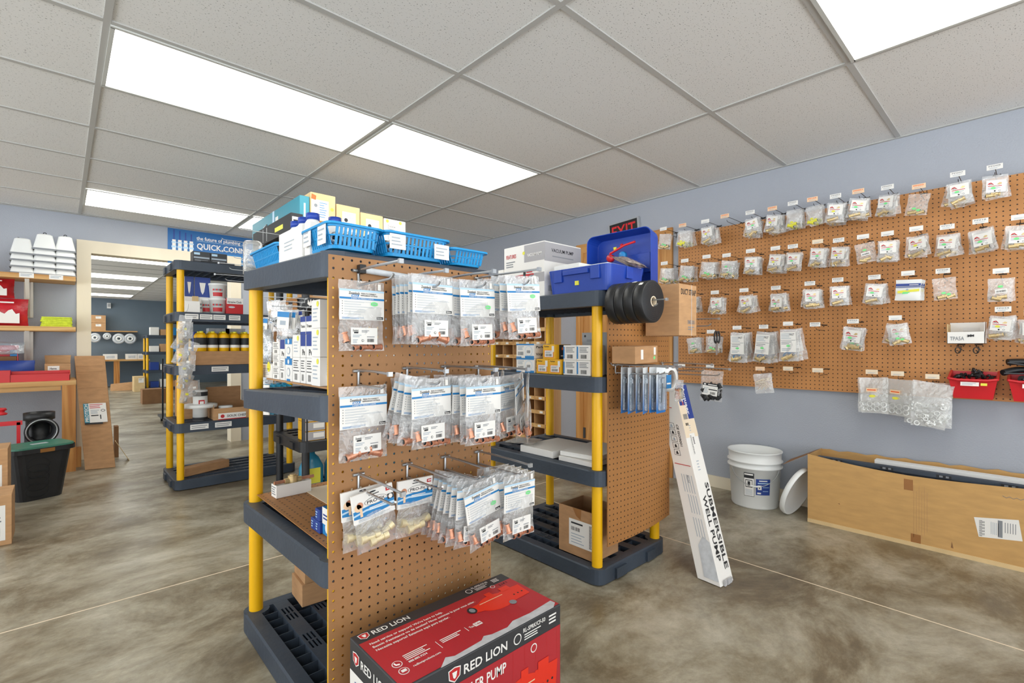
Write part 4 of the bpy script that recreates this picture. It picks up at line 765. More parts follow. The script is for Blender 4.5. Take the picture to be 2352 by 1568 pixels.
for k in range(6): y = -.10-.24*k; b.box(-.0135, y-.03, .368, -.0121, y+.03, .384, 'black_plastic'); b.box(-.0139, y-.02, .371, -.0136, y-.008, .381, 'ink_grey'); b.box(-.0139, y+.004, .371, -.0136, y+.018, .381, 'ink_grey')
ob('clip_slots', b, t)
ob('foam_sheet', B().box(bx0+.17, y_r+.05, .006, bx0+.225, y_l-.30, .405, 'foam_white'), label='white foam packing sheet standing behind the slate panel in the long carton', cat='packing')
# ================================================================ BUCKET AND LID
t = emp('bucket', (3.522, 1.30, 0), 'white plastic bucket with a blue label by the blue wall', 'bucket')
b = B(); b.lathe([(0, .002), (.138, 0), (.143, .01), (.156, .262), (.168, .264), (.169, .272), (.158, .276), (.159, .300), (.170, .302), (.170, .308), (.160, .312), (.162, .362), (.168, .366), (.167, .372), (.160, .370), (.157, .30), (.139, .012), (0, .010)], 'white_plastic', n=48); ob('bucket_body', b, t)
def wrap(q, a0, a1, z0, z1, m, r0=.1435, k=0, n=8):
    def rr(z): return r0+(.156-.143)*(z-.01)/.252+.0008+.0004*k
    for j in range(n):
        a, c = a0+(a1-a0)*j/n, a0+(a1-a0)*(j+1)/n
        q.quad(*[(rr(z)*math.cos(w_), rr(z)*math.sin(w_), z) for w_, z in ((a, z0), (c, z0), (c, z1), (a, z1))], m)
fa = math.atan2(-1.30, -3.522)
q = B(); wrap(q, fa+.05, fa+.62, .10, .205, 'print_navy'); wrap(q, fa+.17, fa+.5, .19, .197, 'white_paper', k=1, n=4); wrap(q, fa+.12, fa+.55, .175, .181, 'print_pale', k=1, n=4); wrap(q, fa+.12, fa+.27, .135, .165, 'white_paper', k=1, n=3); wrap(q, fa+.32, fa+.55, .125, .128, 'print_pale', k=1, n=3); wrap(q, fa+.32, fa+.58, .15, .153, 'print_pale', k=1, n=3); wrap(q, fa+.10, fa+.25, .107, .117, 'white_paper', k=1, n=3); wrap(q, fa+.17, fa+.21, .142, .152, 'ink', k=2, n=2)
o = ob('blue_label', q, t)
q = B(); wrap(q, fa-.42, fa-.02, .085, .24, 'ink'); wrap(q, fa-.41, fa-.03, .088, .205, 'white_paper', k=1); wrap(q, fa-.40, fa-.06, .225, .235, 'white_paper', k=1); 
for k in range(5): wrap(q, fa-.38, fa-.08, .095+.008*k, .098+.008*k, 'ink_light', k=2, n=4)
wrap(q, fa-.36, fa-.08, .145, .195, 'ink', k=2, n=6); wrap(q, fa-.34, fa-.10, .150, .190, 'white_paper', k=3, n=6); wrap(q, fa-.27, fa-.17, .155, .185, 'ink', k=4, n=3)
ob('warning_label', q, t)
b = B(); pts = []
for k in range(13): a = fa-.95+1.95*k/12; z = .262-.10*math.sin(PI*k/12)**.8-.02*k/12*0; pts.append(((.170+.012*math.sin(PI*k/12))*math.cos(a), (.170+.012*math.sin(PI*k/12))*math.sin(a), z))
b.tube(pts, .0022, 'steel'); b.tube(pts[5:8], .006, 'white_plastic', 8); ob('bail_handle', b, t)
t = emp('pail_cover', (3.47, 1.030, .158), 'round white bucket lid leaning on the end of the long brown carton', 'lid', rot=(PI/2-.42+PI, 0, .0))
b = B(); b.lathe([(0, 0), (.10, 0), (.106, .006), (.140, .006), (.150, .012), (.160, .010), (.163, -.004), (.160, -.020), (.154, -.020), (.153, -.002), (0, -.003)], 'white_plastic', n=44); ob('lid_disc', b, t); t.rotation_euler = (-(PI/2-.33), 0, -.15)
# ================================================================ EXIT SIGN
t = emp('exit_sign', (XW-.0005, 2.455, 2.10), 'black and red exit sign hanging crooked above the oak door', 'sign', rot=(0, .0, -PI/2)); t.rotation_euler = Matrix.Rotation(-PI/2, 3, 'Z').to_4x4().to_euler()
b = B(); b.box(-.155, -.03, -.085, .155, 0, .085, 'grey_plastic'); ob('sign_frame', b, t, bev=.003)
q = B().frame((-.155, -.03, -.085), (1, 0, 0), (0, 0, 1)); q.pr(.014, .012, .296, .158, 'exit_black'); q.tx('EXIT', .030, .035, .102, 'exit_red', 2, w=.248); ob('sign_face', q, t)
t.rotation_euler = (Matrix.Rotation(-PI/2, 3, 'Z') @ Matrix.Rotation(-.07, 3, 'Y')).to_euler()
# ================================================================ SHELF UNIT UNDER THE BLUE CASE
ZT = 1.329
X = 1.80
carton('pump_box', X, 1.66, ZT, 2.09, yx(1158, X), 1.608, 'white_paper', 'tall white vacuum pump carton on the shelf unit beside the blue case', prints=[
 ('front_print', '-x', lambda q, w, h: (q.pr(0, h*.27, w, h*.44, 'print_grey'), q.pr(w*.52, h*.66, w, h*.98, 'print_grey'), q.pr(w*.30, h*.27, w*.75, h*.44, 'print_red', 1), q.tx('FEATURES', w*.06, h*.78, .020, 'print_red', 2, w=w*.26), q.lines(w*.06, h*.6, w*.3, h*.73, 3, 'ink_grey'), q.tx('VACUUM PUMP', w*.6, h*.76, .016, 'white_paper', 2, w=w*.34), q.tx('VACUUM PUMP', w*.28, h*.31, .014, 'white_paper', 2, w=w*.2), q.disc(w*.51, h*.84, .009, 'yellow_sticker', 3),
   q.pr(w*.46, h*.18, w*.60, h*.36, 'ink_light', 3), q.disc(w*.70, h*.31, .030, 'ink_grey', 3), q.disc(w*.76, h*.31, .024, 'white_paper', 4), q.pr(w*.50, h*.36, w*.56, h*.5, 'ink', 3), q.pr(w*.58, h*.46, w*.72, h*.50, 'print_red', 4))),
 ('side_print', '-y', lambda q, w, h: (q.pr(0, h*.64, w, h*.98, 'print_grey'), q.tx('VACUUM PUMP', w*.18, h*.82, .018, 'ink', 1, w=w*.6), q.lines(w*.2, h*.72, w*.8, h*.76, 1, 'ink_grey'), q.bars(w*.1, h*.1, w*.5, h*.2, 'ink_grey')))])
carton('slim_box', X+.02, 1.985, ZT, X+.12, 2.03, 1.50, 'white_paper', 'slim white and blue box behind the white vacuum pump carton', prints=[('side_print', '-x', lambda q, w, h: q.pr(0, 0, w, h*.6, 'print_blue'))])
# blue case: tray, lid
t = emp('tool_case', (1.95, 1.455, ZT), 'open blue plastic tool case on top of the second yellow shelf unit', 'tool case')
def opentray(b, x0, y0, z0, x1, y1, z1, th, m, r=.03, taper=.012):
    o0 = rrect(x0+taper, y0+taper, x1-taper, y1-taper, r); o1 = rrect(x0, y0, x1, y1, r); i1 = rrect(x0+th, y0+th, x1-th, y1-th, r-th*.6); i0 = rrect(x0+th+taper, y0+th+taper, x1-th-taper, y1-th-taper, r-th*.6); n = len(o0)
    vs = [(x, y, z0) for x, y in o0]+[(x, y, z1) for x, y in o1]+[(x, y, z1) for x, y in i1]+[(x, y, z0+th) for x, y in i0]
    b.add(vs, [(a*n+j, a*n+(j+1) % n, (a+1)*n+(j+1) % n, (a+1)*n+j) for a in range(3) for j in range(n)]+[tuple(range(n))[::-1], tuple(range(3*n, 4*n))], m)
b = B(); opentray(b, -.155, -.185, 0, .145, .185, .118, .004, 'blue_case')
for y in (-.11, .11): b.box(-.160, y-.025, .055, -.150, y+.025, .117, 'blue_case')
b.box(-.166, -.075, .085, -.150, .075, .106, 'blue_case'); b.box(-.02, -.190, .06, .03, -.180, .116, 'blue_case')
ob('case_tray', b, t, bev=.002); ob('price_sticker', B().box(-.1515, -.012, .035, -.1425, .010, .055, 'yellow_sticker'), t)
b = B(); opentray(b, -.165, -.195, 0, .165, .195, .085, .004, 'blue_case', .04); b.box(-.168, -.10, .02, -.160, .10, .07, 'blue_case'); b.box(-.19, -.15, .05, -.160, -.115, .062, 'blue_case'); b.box(-.19, .115, .05, -.160, .15, .062, 'blue_case')
b.box(-.05, -.15, .004, .05, .15, .018, 'blue_case'); b.box(-.14, -.17, .004, -.10, .17, .03, 'blue_case')
lid = ob('case_lid', b, t, (.262, .0, .172), (0, -PI/2, 0), bev=.002)
b = B(); b.cyl((-.02, .025, .05), (.06, .03, .05), .016, 'blue_case'); b.cyl((.06, .03, .05), (.085, .031, .05), .007, 'brass')
ob('manifold_bar', b, lid).rotation_euler = (0, 0, PI/2)
for nm, m, p in (('red_knob', 'red_plastic', (.035, .045)), ('blue_knob', 'print_blue', (.040, -.03))):
    b = B(); b.lathe([(0, .035), (.018, .034), (.020, .028), (.020, .012), (.008, .008), (.008, 0)][::-1], m, n=14); ob(nm, b, lid, (p[0], p[1], .055))
b = B(); b.lathe([(0, 0), (.040, 0), (.042, .006), (.042, .022), (.038, .024), (.036, .018), (0, .018)], 'blue_case', n=26); g = ob('pressure_gauge', b, lid, (-.045, -.095, .045))
b = B(); b.cyl((0, 0, .0185), (0, 0, .0195), .034, 'white_paper', n=24); 
for k in range(24): a = k*.2618; b.box(.028*math.cos(a)-.001, .028*math.sin(a)-.001, .0195, .028*math.cos(a)+.002, .028*math.sin(a)+.002, .0200, 'ink')
b.hull8([(-.002, -.002, .0197), (.002, -.002, .0197), (-.002, .002, .0197), (.002, .002, .0197), (-.02, .016, .0202), (-.019, .017, .0202), (-.02, .018, .0202), (-.019, .0185, .0202)], 'ink'); ob('gauge_face', b, g)
b = B(); b.tube([(.06, .05, .075), (.075, .0, .08), (.09, -.04, .08), (.10, -.10, .075)], .006, 'red_plastic'); b.cyl((.075, .02, .07), (.09, .02, .075), .009, 'yellow_sticker', n=9); b.cyl((.09, -.02, .07), (.10, -.02, .075), .008, 'red_plastic', n=9); ob('charging_hoses', b, lid)
t2 = ob('foam_insert', B().box(-.135, -.165, .012, .120, .165, .125, 'foam_white').box(-.13, .0, .125, .05, .16, .145, 'foam_white'), None, (1.95, 1.455, ZT), label='white foam insert lying in the tray of the blue case', cat='packing', bev=.004)
b = pouch(.17, .13, .035, 'foil', 9); ob('foil_pouch', b, None, (2.02, 1.365, ZT+.170), (-1.25, .2, -.35), 'crinkled foil pouch on the foam in the blue case', 'bag')
# upper boxes
Z2 = .939
def smallbox(nm, u0, u1, x, z0, z1, dx, m, label, grp, prints, zb=None):
    return carton(nm, x, yx(u1, x), z0, x+dx, yx(u0, x), z1, m, label, 'box', grp, prints=prints)
yb = lambda q, w, h: (q.pr(w*.12, h*.12, w*.88, h*.62, 'print_orange'), q.pr(w*.16, h*.15, w*.84, h*.59, 'white_paper', 1), q.bars(w*.25, h*.2, w*.75, h*.36, 'ink', 2, 10), q.lines(w*.22, h*.4, w*.75, h*.54, 2, 'ink_grey', 2), q.tx('Parker', w*.12, h*.82, h*.1, 'ink', 1, w=w*.4), q.pr(w*.74, h*.5, w*.93, h*.9, 'white_paper', 3))
ys_ = lambda q, w, h: (q.pr(w*.25, 0, w, h*.98, 'ink'), q.pr(w*.4, h*.62, w*.8, h*.8, 'print_orange', 1), q.lines(w*.35, h*.15, w*.9, h*.3, 1, 'white_paper', 1))
GYB = 'yellow valve boxes'
smallbox('valve_box', 1232, 1260, 1.80, Z2, Z2+.073, .12, 'yellow_box', 'left lower yellow box of the three on the middle shelf', GYB, [('label', '-x', yb), ('side_print', '-y', ys_)])
smallbox('valve_box', 1260.5, 1289, 1.80, Z2, Z2+.073, .12, 'yellow_box', 'right lower yellow box of the three on the middle shelf', GYB, [('label', '-x', yb), ('side_print', '-y', ys_)])
smallbox('valve_box', 1247, 1275, 1.80, Z2+.0735, Z2+.146, .12, 'yellow_box', 'topmost yellow box of the three on the middle shelf', GYB, [('label', '-x', yb), ('side_print', '-y', ys_)])
wb = lambda q, w, h: (q.pr(0, h*.1, w*.10, h*.9, 'print_blue'), q.lines(w*.2, h*.5, w*.9, h*.9, 4, 'ink_grey'), q.bars(w*.3, h*.12, w*.75, h*.38, 'ink', 1, 11))
for k, (a, c, z) in enumerate(((1294, 1324, 0), (1325, 1356, 0), (1294, 1324, 1), (1325, 1356, 1))):
    smallbox('white_box', a, c, 1.80, Z2+.0715*z, Z2+.071+.0715*z, .11, 'white_paper', '%s %s white box beside the yellow boxes on the middle shelf' % (('lower', 'upper')[z], ('left', 'right')[k % 2]), 'white boxes beside the yellow boxes', [('label', '-x', wb)])
bb = lambda q, w, h: (q.pr(0, h*.9, w, h, 'print_blue', 1), q.pr(w*.5, h*.0, w, h*.16, 'print_blue', 1), q.pr(0, h*.02, w*.3, h*.1, 'print_blue', 1), q.disc(w*.7, h*.5, w*.2, 'print_pale', 1), q.disc(w*.7, h*.5, w*.18, 'white_paper', 2), q.bars(w*.1, h*.2, w*.42, h*.45, 'ink_grey', 2), q.bars(w*.6, h*.35, w*.8, h*.55, 'ink_grey', 3), q.lines(w*.1, h*.55, w*.45, h*.85, 3, 'ink_light', 2))
bs = lambda q, w, h: (q.tx('Parker', w*.1, h*.7, h*.16, 'ink', 1, w=w*.7), q.tx('Virginia', w*.1, h*.2, h*.18, 'ink', 1, w=w*.7))
smallbox('fitting_carton', 1186, 1227, 1.80, Z2, Z2+.075, .12, 'white_paper', 'lower blue and white carton left of the yellow boxes', 'blue and white cartons', [('front_print', '-x', bb), ('side_print', '-y', bs)])
smallbox('fitting_carton', 1186, 1227, 1.80, Z2+.0755, Z2+.150, .12, 'white_paper', 'upper blue and white carton left of the yellow boxes', 'blue and white cartons', [('front_print', '-x', bb), ('side_print', '-y', bs)])
t = ob('hanger_box', B().box(0, 0, 0, .10, .15, .16, 'grey_plastic').box(-.002, -.0, .16, .0, .15, .205, 'grey_plastic'), None, (1.95, 1.39, Z2), label='grey box with a hanging tab behind the white boxes', cat='box'); q = B().frame((-.0022, .15, .16), (0, -1, 0), (0, 0, 1)); q.disc(.075, .03, .012, 'ink', 1, 12, .005); q.disc(.02, .028, .006, 'ink', 1); q.lines(.03, .0, .12, .012, 2, 'ink_grey'); ob('tab_print', q, t)
# white flat packs on the low shelf
Z3 = .516
for k, (a, c, dx, h_, lb) in enumerate(((1195, 1270, .30, .035, 'white flat carton on the low shelf behind the front yellow post, further one'), (1283, 1362, .38, .022, 'white panel on the low shelf, lower of the two nearest the post'))):
    carton('flat_pack', 1.82, yx(c, 1.82), Z3, 1.82+dx, yx(a, 1.82), Z3+h_, 'white_paper', lb, group='white flat packs on the low shelf', rot=.0)
carton('flat_pack', 1.84, yx(1362, 1.84), Z3+.024, 2.16, yx(1290, 1.84)+.02, Z3+.046, 'foam_white', 'white panel on the low shelf, upper one in torn wrap nearest the post', group='white flat packs on the low shelf', rot=.12)
b = pouch(.16, .16, .02, 'milky_bag', 4); ob('wrap_sheet', b, None, (1.90, 1.80, Z3+.048), (PI/2, 0, .4), 'crumpled clear wrap lying on the further white flat carton', 'plastic wrap')
# open brown carton on the bottom shelf
cx0, cy0, cy1 = 1.83, 1.375, yx(1284, 1.83); t = emp('open_carton', (cx0, cy0, .0755), 'small open brown carton with a white label on the bottom shelf', 'box')
w, d, h_ = .19, cy1-cy0, .225; b = B(); b.box(0, 0, 0, .003, d, h_, 'card_brown'); b.box(w-.003, 0, 0, w, d, h_, 'card_brown'); b.box(.003, 0, 0, w-.003, .003, h_, 'card_brown'); b.box(.003, d-.003, 0, w-.003, d, h_, 'card_brown'); b.box(.003, .003, 0, w-.003, d-.003, .004, 'card_inside'); ob('carton_body', b, t)
q = B().frame((0, d, 0), (0, -1, 0), (0, 0, 1)); q.pr(d*.30, h_*.20, d*.95, h_*.76, 'white_paper'); q.bars(d*.36, h_*.52, d*.62, h_*.6, 'ink', 1, 10); q.lines(d*.36, h_*.64, d*.7, h_*.72, 1, 'ink', 1); q.lines(d*.86, h_*.24, d*.93, h_*.72, 20, 'ink', 1, .5, .1); q.lines(d*.36, h_*.24, d*.75, h_*.48, 4, 'ink_light', 1, .3); ob('shipping_label', q, t)
q = B().frame((0, d, 0), (0, -1, 0), (0, 0, 1)); q.pp([(d*.4, h_), (d*.65, h_), (d*.63, h_*.78), (d*.5, h_*.84)], 'tape_brown'); ob('packing_tape', q, t)
# ================================================================ THINGS ON THE SECOND BOARD
RG = 'reels of black duct strapping'
for k in range(4):
    y = 1.062+.046*k; b = B(); prof = [(.022, 0), (.084, 0), (.088, .003), (.088, .042), (.084, .045), (.022, .045)]
    b.lathe(prof, 'black_rubber', n=44)
    for j in range(7): b.lathe([(.030+.008*j, -.0004), (.031+.008*j, -.0008), (.032+.008*j, -.0004)], 'black_plastic', n=44)
    o = ob('strap_reel', b, None, (1.812, y, 1.262), (-PI/2, 0, 0), 'black strapping reel, %s of four stacked on one hook' % ('front', 'second', 'third', 'rearmost')[k], 'reel', RG)
    o.rotation_euler = (-PI/2, 0, 0)
    ob('core_tube', B().lathe([(.018, -.001), (.022, -.001), (.022, .046), (.018, .046), (.018, -.001)], 'cream_paper', n=24), o)
    if k < 4: q = B(); a = -PI*.72+.5*k; 
    a = 2.5+.35*k; ob('price_tab', B().box(-.008, .0878, .018, .008, .0886, .034, 'white_paper'), o, (0, 0, 0), (0, 0, a))
def bhook(u, v, y2, L, nm, z=None, m='steel', gap=.03):
    p = ony(u, v, 1.2795); t = emp('display_hook', (p.x, 1.2768, z or p.z), 'steel display hook on the second pegboard, %s' % nm, 'hook', 'steel hooks on the second pegboard'); hook_parts(t, L, m, gap, .0028); return p.x, (z or p.z)
t = emp('display_hook', (1.812, 1.2768, 1.262+.006), 'steel display hook through the black strapping reels', 'hook', 'steel hooks on the second pegboard'); hook_parts(t, .27, 'steel', .026, .003)
xs = [1.85, 1.90, 1.96, 2.26]
for k, x in enumerate(xs):
    t = emp('display_hook', (x, 1.2768, .992), 'steel display hook above the blister cards on the second pegboard, %s from left' % ORD[k], 'hook', 'steel hooks on the second pegboard'); hook_parts(t, .25, 'steel', .034, .0028)
for k in range(2):
    t = emp('display_hook', (2.335, 1.2768, (1.21, .97)[k]), 'steel display hook near the right edge of the second pegboard, %s' % ('upper', 'lower')[k], 'hook', 'steel hooks on the second pegboard'); hook_parts(t, (.25, .30)[k], 'steel', .034, .0028)
t = emp('strap_carton', (2.06, 1.08, 1.125), 'brown carton lettered DUCT STRAP beside the black reels', 'box')
b = B().box(0, 0, 0, .165, .17, .235, 'card'); ob('carton_body', b, t, bev=.002)
q = B().frame((0, 0, 0), (1, 0, 0), (0, 0, 1)); q.tx('DUCT STRAP', .015, .188, .026, 'ink', 1, w=.142); q.tx('ONE BOX', .075, .055, .018, 'ink_grey', 1, w=.07); q.lines(.08, .025, .14, .045, 2, 'ink_grey'); q.pr(.112, 0, .115, .235, 'white_paper', 2); ob('carton_print', q, t)
b = B().box(0, .0, 0, .19, .115, .075, 'card_brown'); t = ob('parts_carton', b, None, (1.800, 1.14, 1.001), (0, -.02, .03), 'small brown carton resting on the hooks above the blister cards', 'box', bev=.002)
q = B().frame((0, 0, 0), (1, 0, 0), (0, 0, 1)); q.pr(.045, .018, .065, .060, 'white_paper'); q.pr(.155, .035, .172, .068, 'white_paper'); q.pp([(.158, .012), (.170, .022), (.160, .032), (.150, .022)], 'green_sticker'); ob('stickers', q, t)
def blister(loc, rz, label, w=.082, h=.200):
    t = ob('blister_card', B().box(-w/2, -.0008, -h, w/2, .0008, 0, 'blister_blue'), None, loc, (0, 0, rz), label, 'blister pack', 'blue blister cards of inspection tools')
    b = B(); b.box(-w/2+.008, -.013, -h+.012, w/2-.008, -.0010, -.030, 'blue_clear'); ob('clear_blister', b, t, bev=.004)
    b = B(); b.tube([(.004, -.006, -.055), (0, -.006, -.09), (-.008, -.006, -.155)], .0022, 'black_wire'); b.cyl((.004, -.006, -.05), (.004, -.006, -.07), .005, 'steel', n=8); b.box(-.012, -.009, -.050, .018, -.003, -.044, 'steel'); ob('inspection_tool', b, t); return t
for x, yy, n_, nm in ((1.85, 1.195, 2, 'left hook'), (1.895, 1.150, 3, 'middle hook'), (1.955, 1.11, 2, 'right hook')):
    for k in range(n_): blister((x, yy+.03*k, .985), .05*(-1)**k+(.25 if x < 1.9 else 0), 'blue blister card with slim black tool, %s on the %s' % (('front', 'middle' if n_ > 2 else 'rear', 'rear')[k], nm))
b = B(); b.lathe([(.040, 0), (.058, 0), (.058, .03), (.040, .03), (.040, 0)], 'white_plastic', n=32); t = ob('tape_roll', b, None, (2.03, 1.10, .930), (-PI/2, 0, .0), 'white tape roll with a blue label hanging right of the blister cards', 'tape')
ob('blue_label', B().box(-.05, -.02, -.0012, -.005, .04, 0, 'print_blue').box(-.045, .015, -.0018, -.012, .022, -.0013, 'white_paper'), t)
t = ob('parts_bag', pouch(.07, .095, .02, 'clear_bag', 31), None, (2.01, 1.05, .930), (0, .1, 0), 'clear bag of brass and copper parts hanging under the white tape roll', 'bag')
for k in range(3): b = B(); fitting(b, (0, 0, 0), .008, .045, (.5, .1, -1), ('copper', 'brass', 'steel')[k]); ob('brass_fitting', b, t, (-.016+.016*k, 0, -.06))

t = emp('shears', (2.33, 1.03, 1.165), 'black handled shears hanging from the right upper hook of the second pegboard', 'shears')
b = B(); 
for s in (-1, 1): b.tube([(s*(.014+.014*math.cos(a)), 0, -.045+.028*math.sin(a)) for a in [k*.524 for k in range(13)]], .004, 'black_rubber')
ob('handles', b, t); b = B(); b.hull8([(-.01, -.002, -.13), (.0, -.002, -.13), (-.01, .002, -.13), (.0, .002, -.13), (-.012, -.002, -.07), (.012, -.002, -.07), (-.012, .002, -.07), (.012, .002, -.07)], 'steel'); ob('blades', b, t)
# pigeon hole rack by the right wall
t = emp('pigeonhole_rack', (3.49, 3.2, 0), 'pale plywood pigeon hole rack against the wall behind the shelf units', 'rack')
b = B(); D = XW-3.49-.002; Ly = 1.55; b.box(0, 0, 0, D, .018, 1.37, 'ply'); b.box(0, Ly-.018, 0, D, Ly, 1.37, 'ply'); b.box(D-.006, .018, 0, D, Ly-.018, 1.36, 'ply')
zs = [.02+.135*k for k in range(11)]
for z in zs: b.box(.0, .018, z-.012 if z > .03 else 0, D-.006, Ly-.018, z, 'ply')
ob('rack_frame', b, t)
for k in range(1, 10):
    b = B(); y = Ly*k/10; b.box(.004, y-.004, zs[0], D-.006, y+.004, 1.36, 'ply'); ob('divider', b, t)
b = B()
for z in zs[1:]: b.box(-.014, .0, z-.014, -.0005, Ly, z+.022, 'pine_x')
ob('front_lips', b, t)
b = B(); R = random.Random(2)
for z in zs[1:]:
    for k in range(10): y = Ly*(k+.3+.3*R.random())/10; b.box(-.0155, y-.02, z-.006, -.0142, y+.02, z+.014, 'white_paper')
ob('shelf_tags', b, t)
t = ob('alarm_strobe', B().box(-.05, -.045, 0, .05, .045, .10, 'red_plastic'), None, (3.63, 3.26, 1.3702), label='small bright red box standing on the corner of the plywood rack', cat='box', bev=.006)
ob('strobe_lens', B().box(-.0525, -.03, .03, -.0502, -.01, .07, 'white_plastic'), t)
# ================================================================ LEFT WALL SHELVES AND BENCH
XE = .098
for z, nm in ((1.69, 'upper'), (1.245, 'lower')):
    yf = YB-.36
    t = ob('wall_shelf', B().box(-1.9, yf, z-.04, XE, YB-.0005, z, 'pine_x'), None, label='%s pine shelf on white brackets on the wall left of the doorway' % nm, cat='shelf', group='pine wall shelves')
    if nm == 'upper':
        for u in (61, 129): q = B(); x = xy(u, yf); q.box(x-.045, yf-.0012, z-.036, x+.045, yf-.0002, z+.004, 'white_paper'); q.frame((x-.04, yf-.0013, z-.03), (1, 0, 0), (0, 0, 1)); q.lines(.004, .004, .076, .028, 2, 'ink_light'); ob('shelf_label', q, t)
    x = -.215; b = B()
    for s in (-.022, .022): b.hull8([(x+s-.008, YB-.006, z-.36), (x+s+.008, YB-.006, z-.36), (x+s-.008, YB-.0006, z-.36), (x+s+.008, YB-.0006, z-.36), (x+s-.008, YB-.03, z-.041), (x+s+.008, YB-.03, z-.041), (x+s-.008, YB-.0006, z-.041), (x+s+.008, YB-.0006, z-.041)], 'white_metal')
    b.hull8([(x-.010, YB-.012, z-.36), (x+.010, YB-.012, z-.36), (x-.010, YB-.006, z-.36), (x+.010, YB-.006, z-.36), (x-.014, yf+.04, z-.047), (x+.014, yf+.04, z-.047), (x-.014, yf+.04, z-.041), (x+.014, yf+.04, z-.041)], 'white_metal'); b.box(x-.03, YB-.004, z-.36, x+.03, YB-.0005, z-.041, 'white_metal')
    ob('shelf_bracket', b, None, label='white metal bracket under the %s pine wall shelf' % nm, cat='bracket', group='white shelf brackets')
# stacks of white tapered boxes
GV = 'nested white tapered boxes'
for s, (u, n, w) in enumerate(((52, 4, .150), (103, 5, .150), (150, 5, .138))):
    y = YB-.24; x = xy(u, y); hh = .142
    b = B(); w0, w1 = w/2, w*.33
    def ringp(a, z): return [(px_, py_, z) for px_, py_ in rrect(-a, -a, a, a, .02, 3)]
    rs = [(w0+.002, 0), (w0+.002, .010), (w0, .011), (w1, hh-.008), (w1-.012, hh)]
    vs = []; [vs.extend(ringp(a, z)) for a, z in rs]; n_ = 16
    b.add(vs, [(r*n_+j, r*n_+(j+1) % n_, (r+1)*n_+(j+1) % n_, (r+1)*n_+j) for r in range(4) for j in range(n_)]+[tuple(range(4*n_, 5*n_))], 'white_plastic')
    rim = B(); vs = ringp(w0+.0045, -.001)+ringp(w0+.0045, .013); rim.add(vs, [(j, (j+1) % n_, n_+(j+1) % n_, n_+j) for j in range(n_)], 'ink_grey')
    for k in range(n):
        nm_ = ('left', 'middle', 'right')[s]
        o = ob('valve_cover', b, None, (x, y, 1.6902+.055*k), (0, 0, .0), 'white tapered box with grey rim in the %s stack, %s' % (nm_, 'topmost, with a black cord' if k == n-1 else ORD[k]+' from the shelf'), 'box', GV); ob('rim_seal', rim, o)
        if k == n-1:
            c = B(); c.tube([(.01*math.cos(a), 0, hh+.008+.010*math.sin(a)) if s else (-.02-.02*a/3, 0, hh+.006+.008*math.sin(a*1.0)-.006*a) for a in [j*.5 for j in range(13 if s else 8)]], .003, 'ink', 6); ob('cord_loop', c, o)
# folded vests
for k in range(6):
    y = YB-.2; x0, x1 = xy(93, y), xy(166, y); b = B(); b.poly(rrect(x0+.004*(k % 3), y-.11, x1-.003*(k % 2), y+.11, .02), 1.2458+.0145*k, 1.2458+.0145*k+.013, 'hivis')
    ob('safety_vest', b, None, label='folded yellow safety vest, %s from the bottom of the pile on the pine shelf' % ORD[k], cat='vest', group='folded yellow safety vests', bev=.004)
# red bags of white rags
def ragbag(x, z, w, h, label, lean):
    t = ob('rag_bag', pouch(w, h, .12, 'red_bag', int(x*10)+3, bulge=.05), None, (x, YB-.2, z+h), (lean, 0, 0), label, 'bag', 'red bags of white rags'); q = B(); 
    q.frame((-w*.25, -.0605, -h*.85), (1, 0, 0), (0, 0, 1)); q.pp([(-w*.12, -h*.08)]+[(w*(-.12+.094*j), h*(.34+.10*math.sin(j*1.7)+.05*math.sin(j*3.1))) for j in range(8)][::1]+[(w*.54, -h*.08)], 'white_paper', 0); q.lines(w*.02, h*.62, w*.4, h*.72, 1, 'white_paper', 0, .5, .1); ob('clear_window', q, t)
ragbag(xy(20, YB-.2), 1.2455, .24, .235, 'red and clear bag of white rags on the lower pine shelf', -.1)
ragbag(xy(4, YB-.15)-.02, 1.482, .2, .165, 'red bag of rags standing behind and above another red bag', -.1)
# bench
t = emp('workbench', (0, 5.55, 0), 'pine workbench along the wall under the pine shelves', 'workbench'); b = B().box(-1.9, 0, .742, XE, YB-5.5505, .781, 'pine_x'); ob('bench_top', b, t); ob('apron', B().box(-1.9, .03, .70, .0, .068, .741, 'pine_x'), t)
ob('leg', B().box(.006, -.0, 0, XE-.002, .045, .7415, 'pine_z'), t); ob('leg', B().box(.03, .45, 0, XE-.004, .50, .7415, 'pine_z'), t)
ob('wood_block', B().box(.10, 5.72, 0, .135, 5.80, .17, 'pine_z'), None, label='short offcut of pine standing beside the workbench leg', cat='wood block')
y = 5.575; x0, x1 = xy(24, y), xy(161, y); b = B(); b.box(x0, 0, 0, x1, .10, .004, 'red_paint'); b.box(x0, 0, .004, x1, .004, .06, 'red_paint'); b.box(x0, .096, .004, x1, .10, .085, 'red_paint'); b.box(x0, .004, .004, x0+.004, .096, .06, 'red_paint'); b.hull8([(x1-.004, .0, .004), (x1, .0, .004), (x1-.004, .1, .004), (x1, .1, .004), (x1-.004, .0, .05), (x1, .0, .05), (x1-.004, .1, .085), (x1, .1, .085)], 'red_paint')
ob('metal_tray', b, None, (0, y, .7815), label='long shallow red metal tray on the front edge of the pine bench', cat='tray')
b = B(); x0, x1 = xy(-30, 5.57), xy(23, 5.57); b.box(x0, 0, 0, x1, .1, .004, 'red_paint'); b.box(x0, 0, .004, x1, .004, .095, 'red_paint'); b.box(x1-.004, .004, .004, x1, .1, .095, 'red_paint'); b.box(x0, .096, .004, x1, .1, .095, 'red_paint'); b.box(x0+.02, .004, .004, x1-.03, .09, .03, 'black_rubber'); ob('metal_tray', b, None, (0, 5.57, .7815), label='deeper red metal tray at the left end of the pine bench', cat='tray')
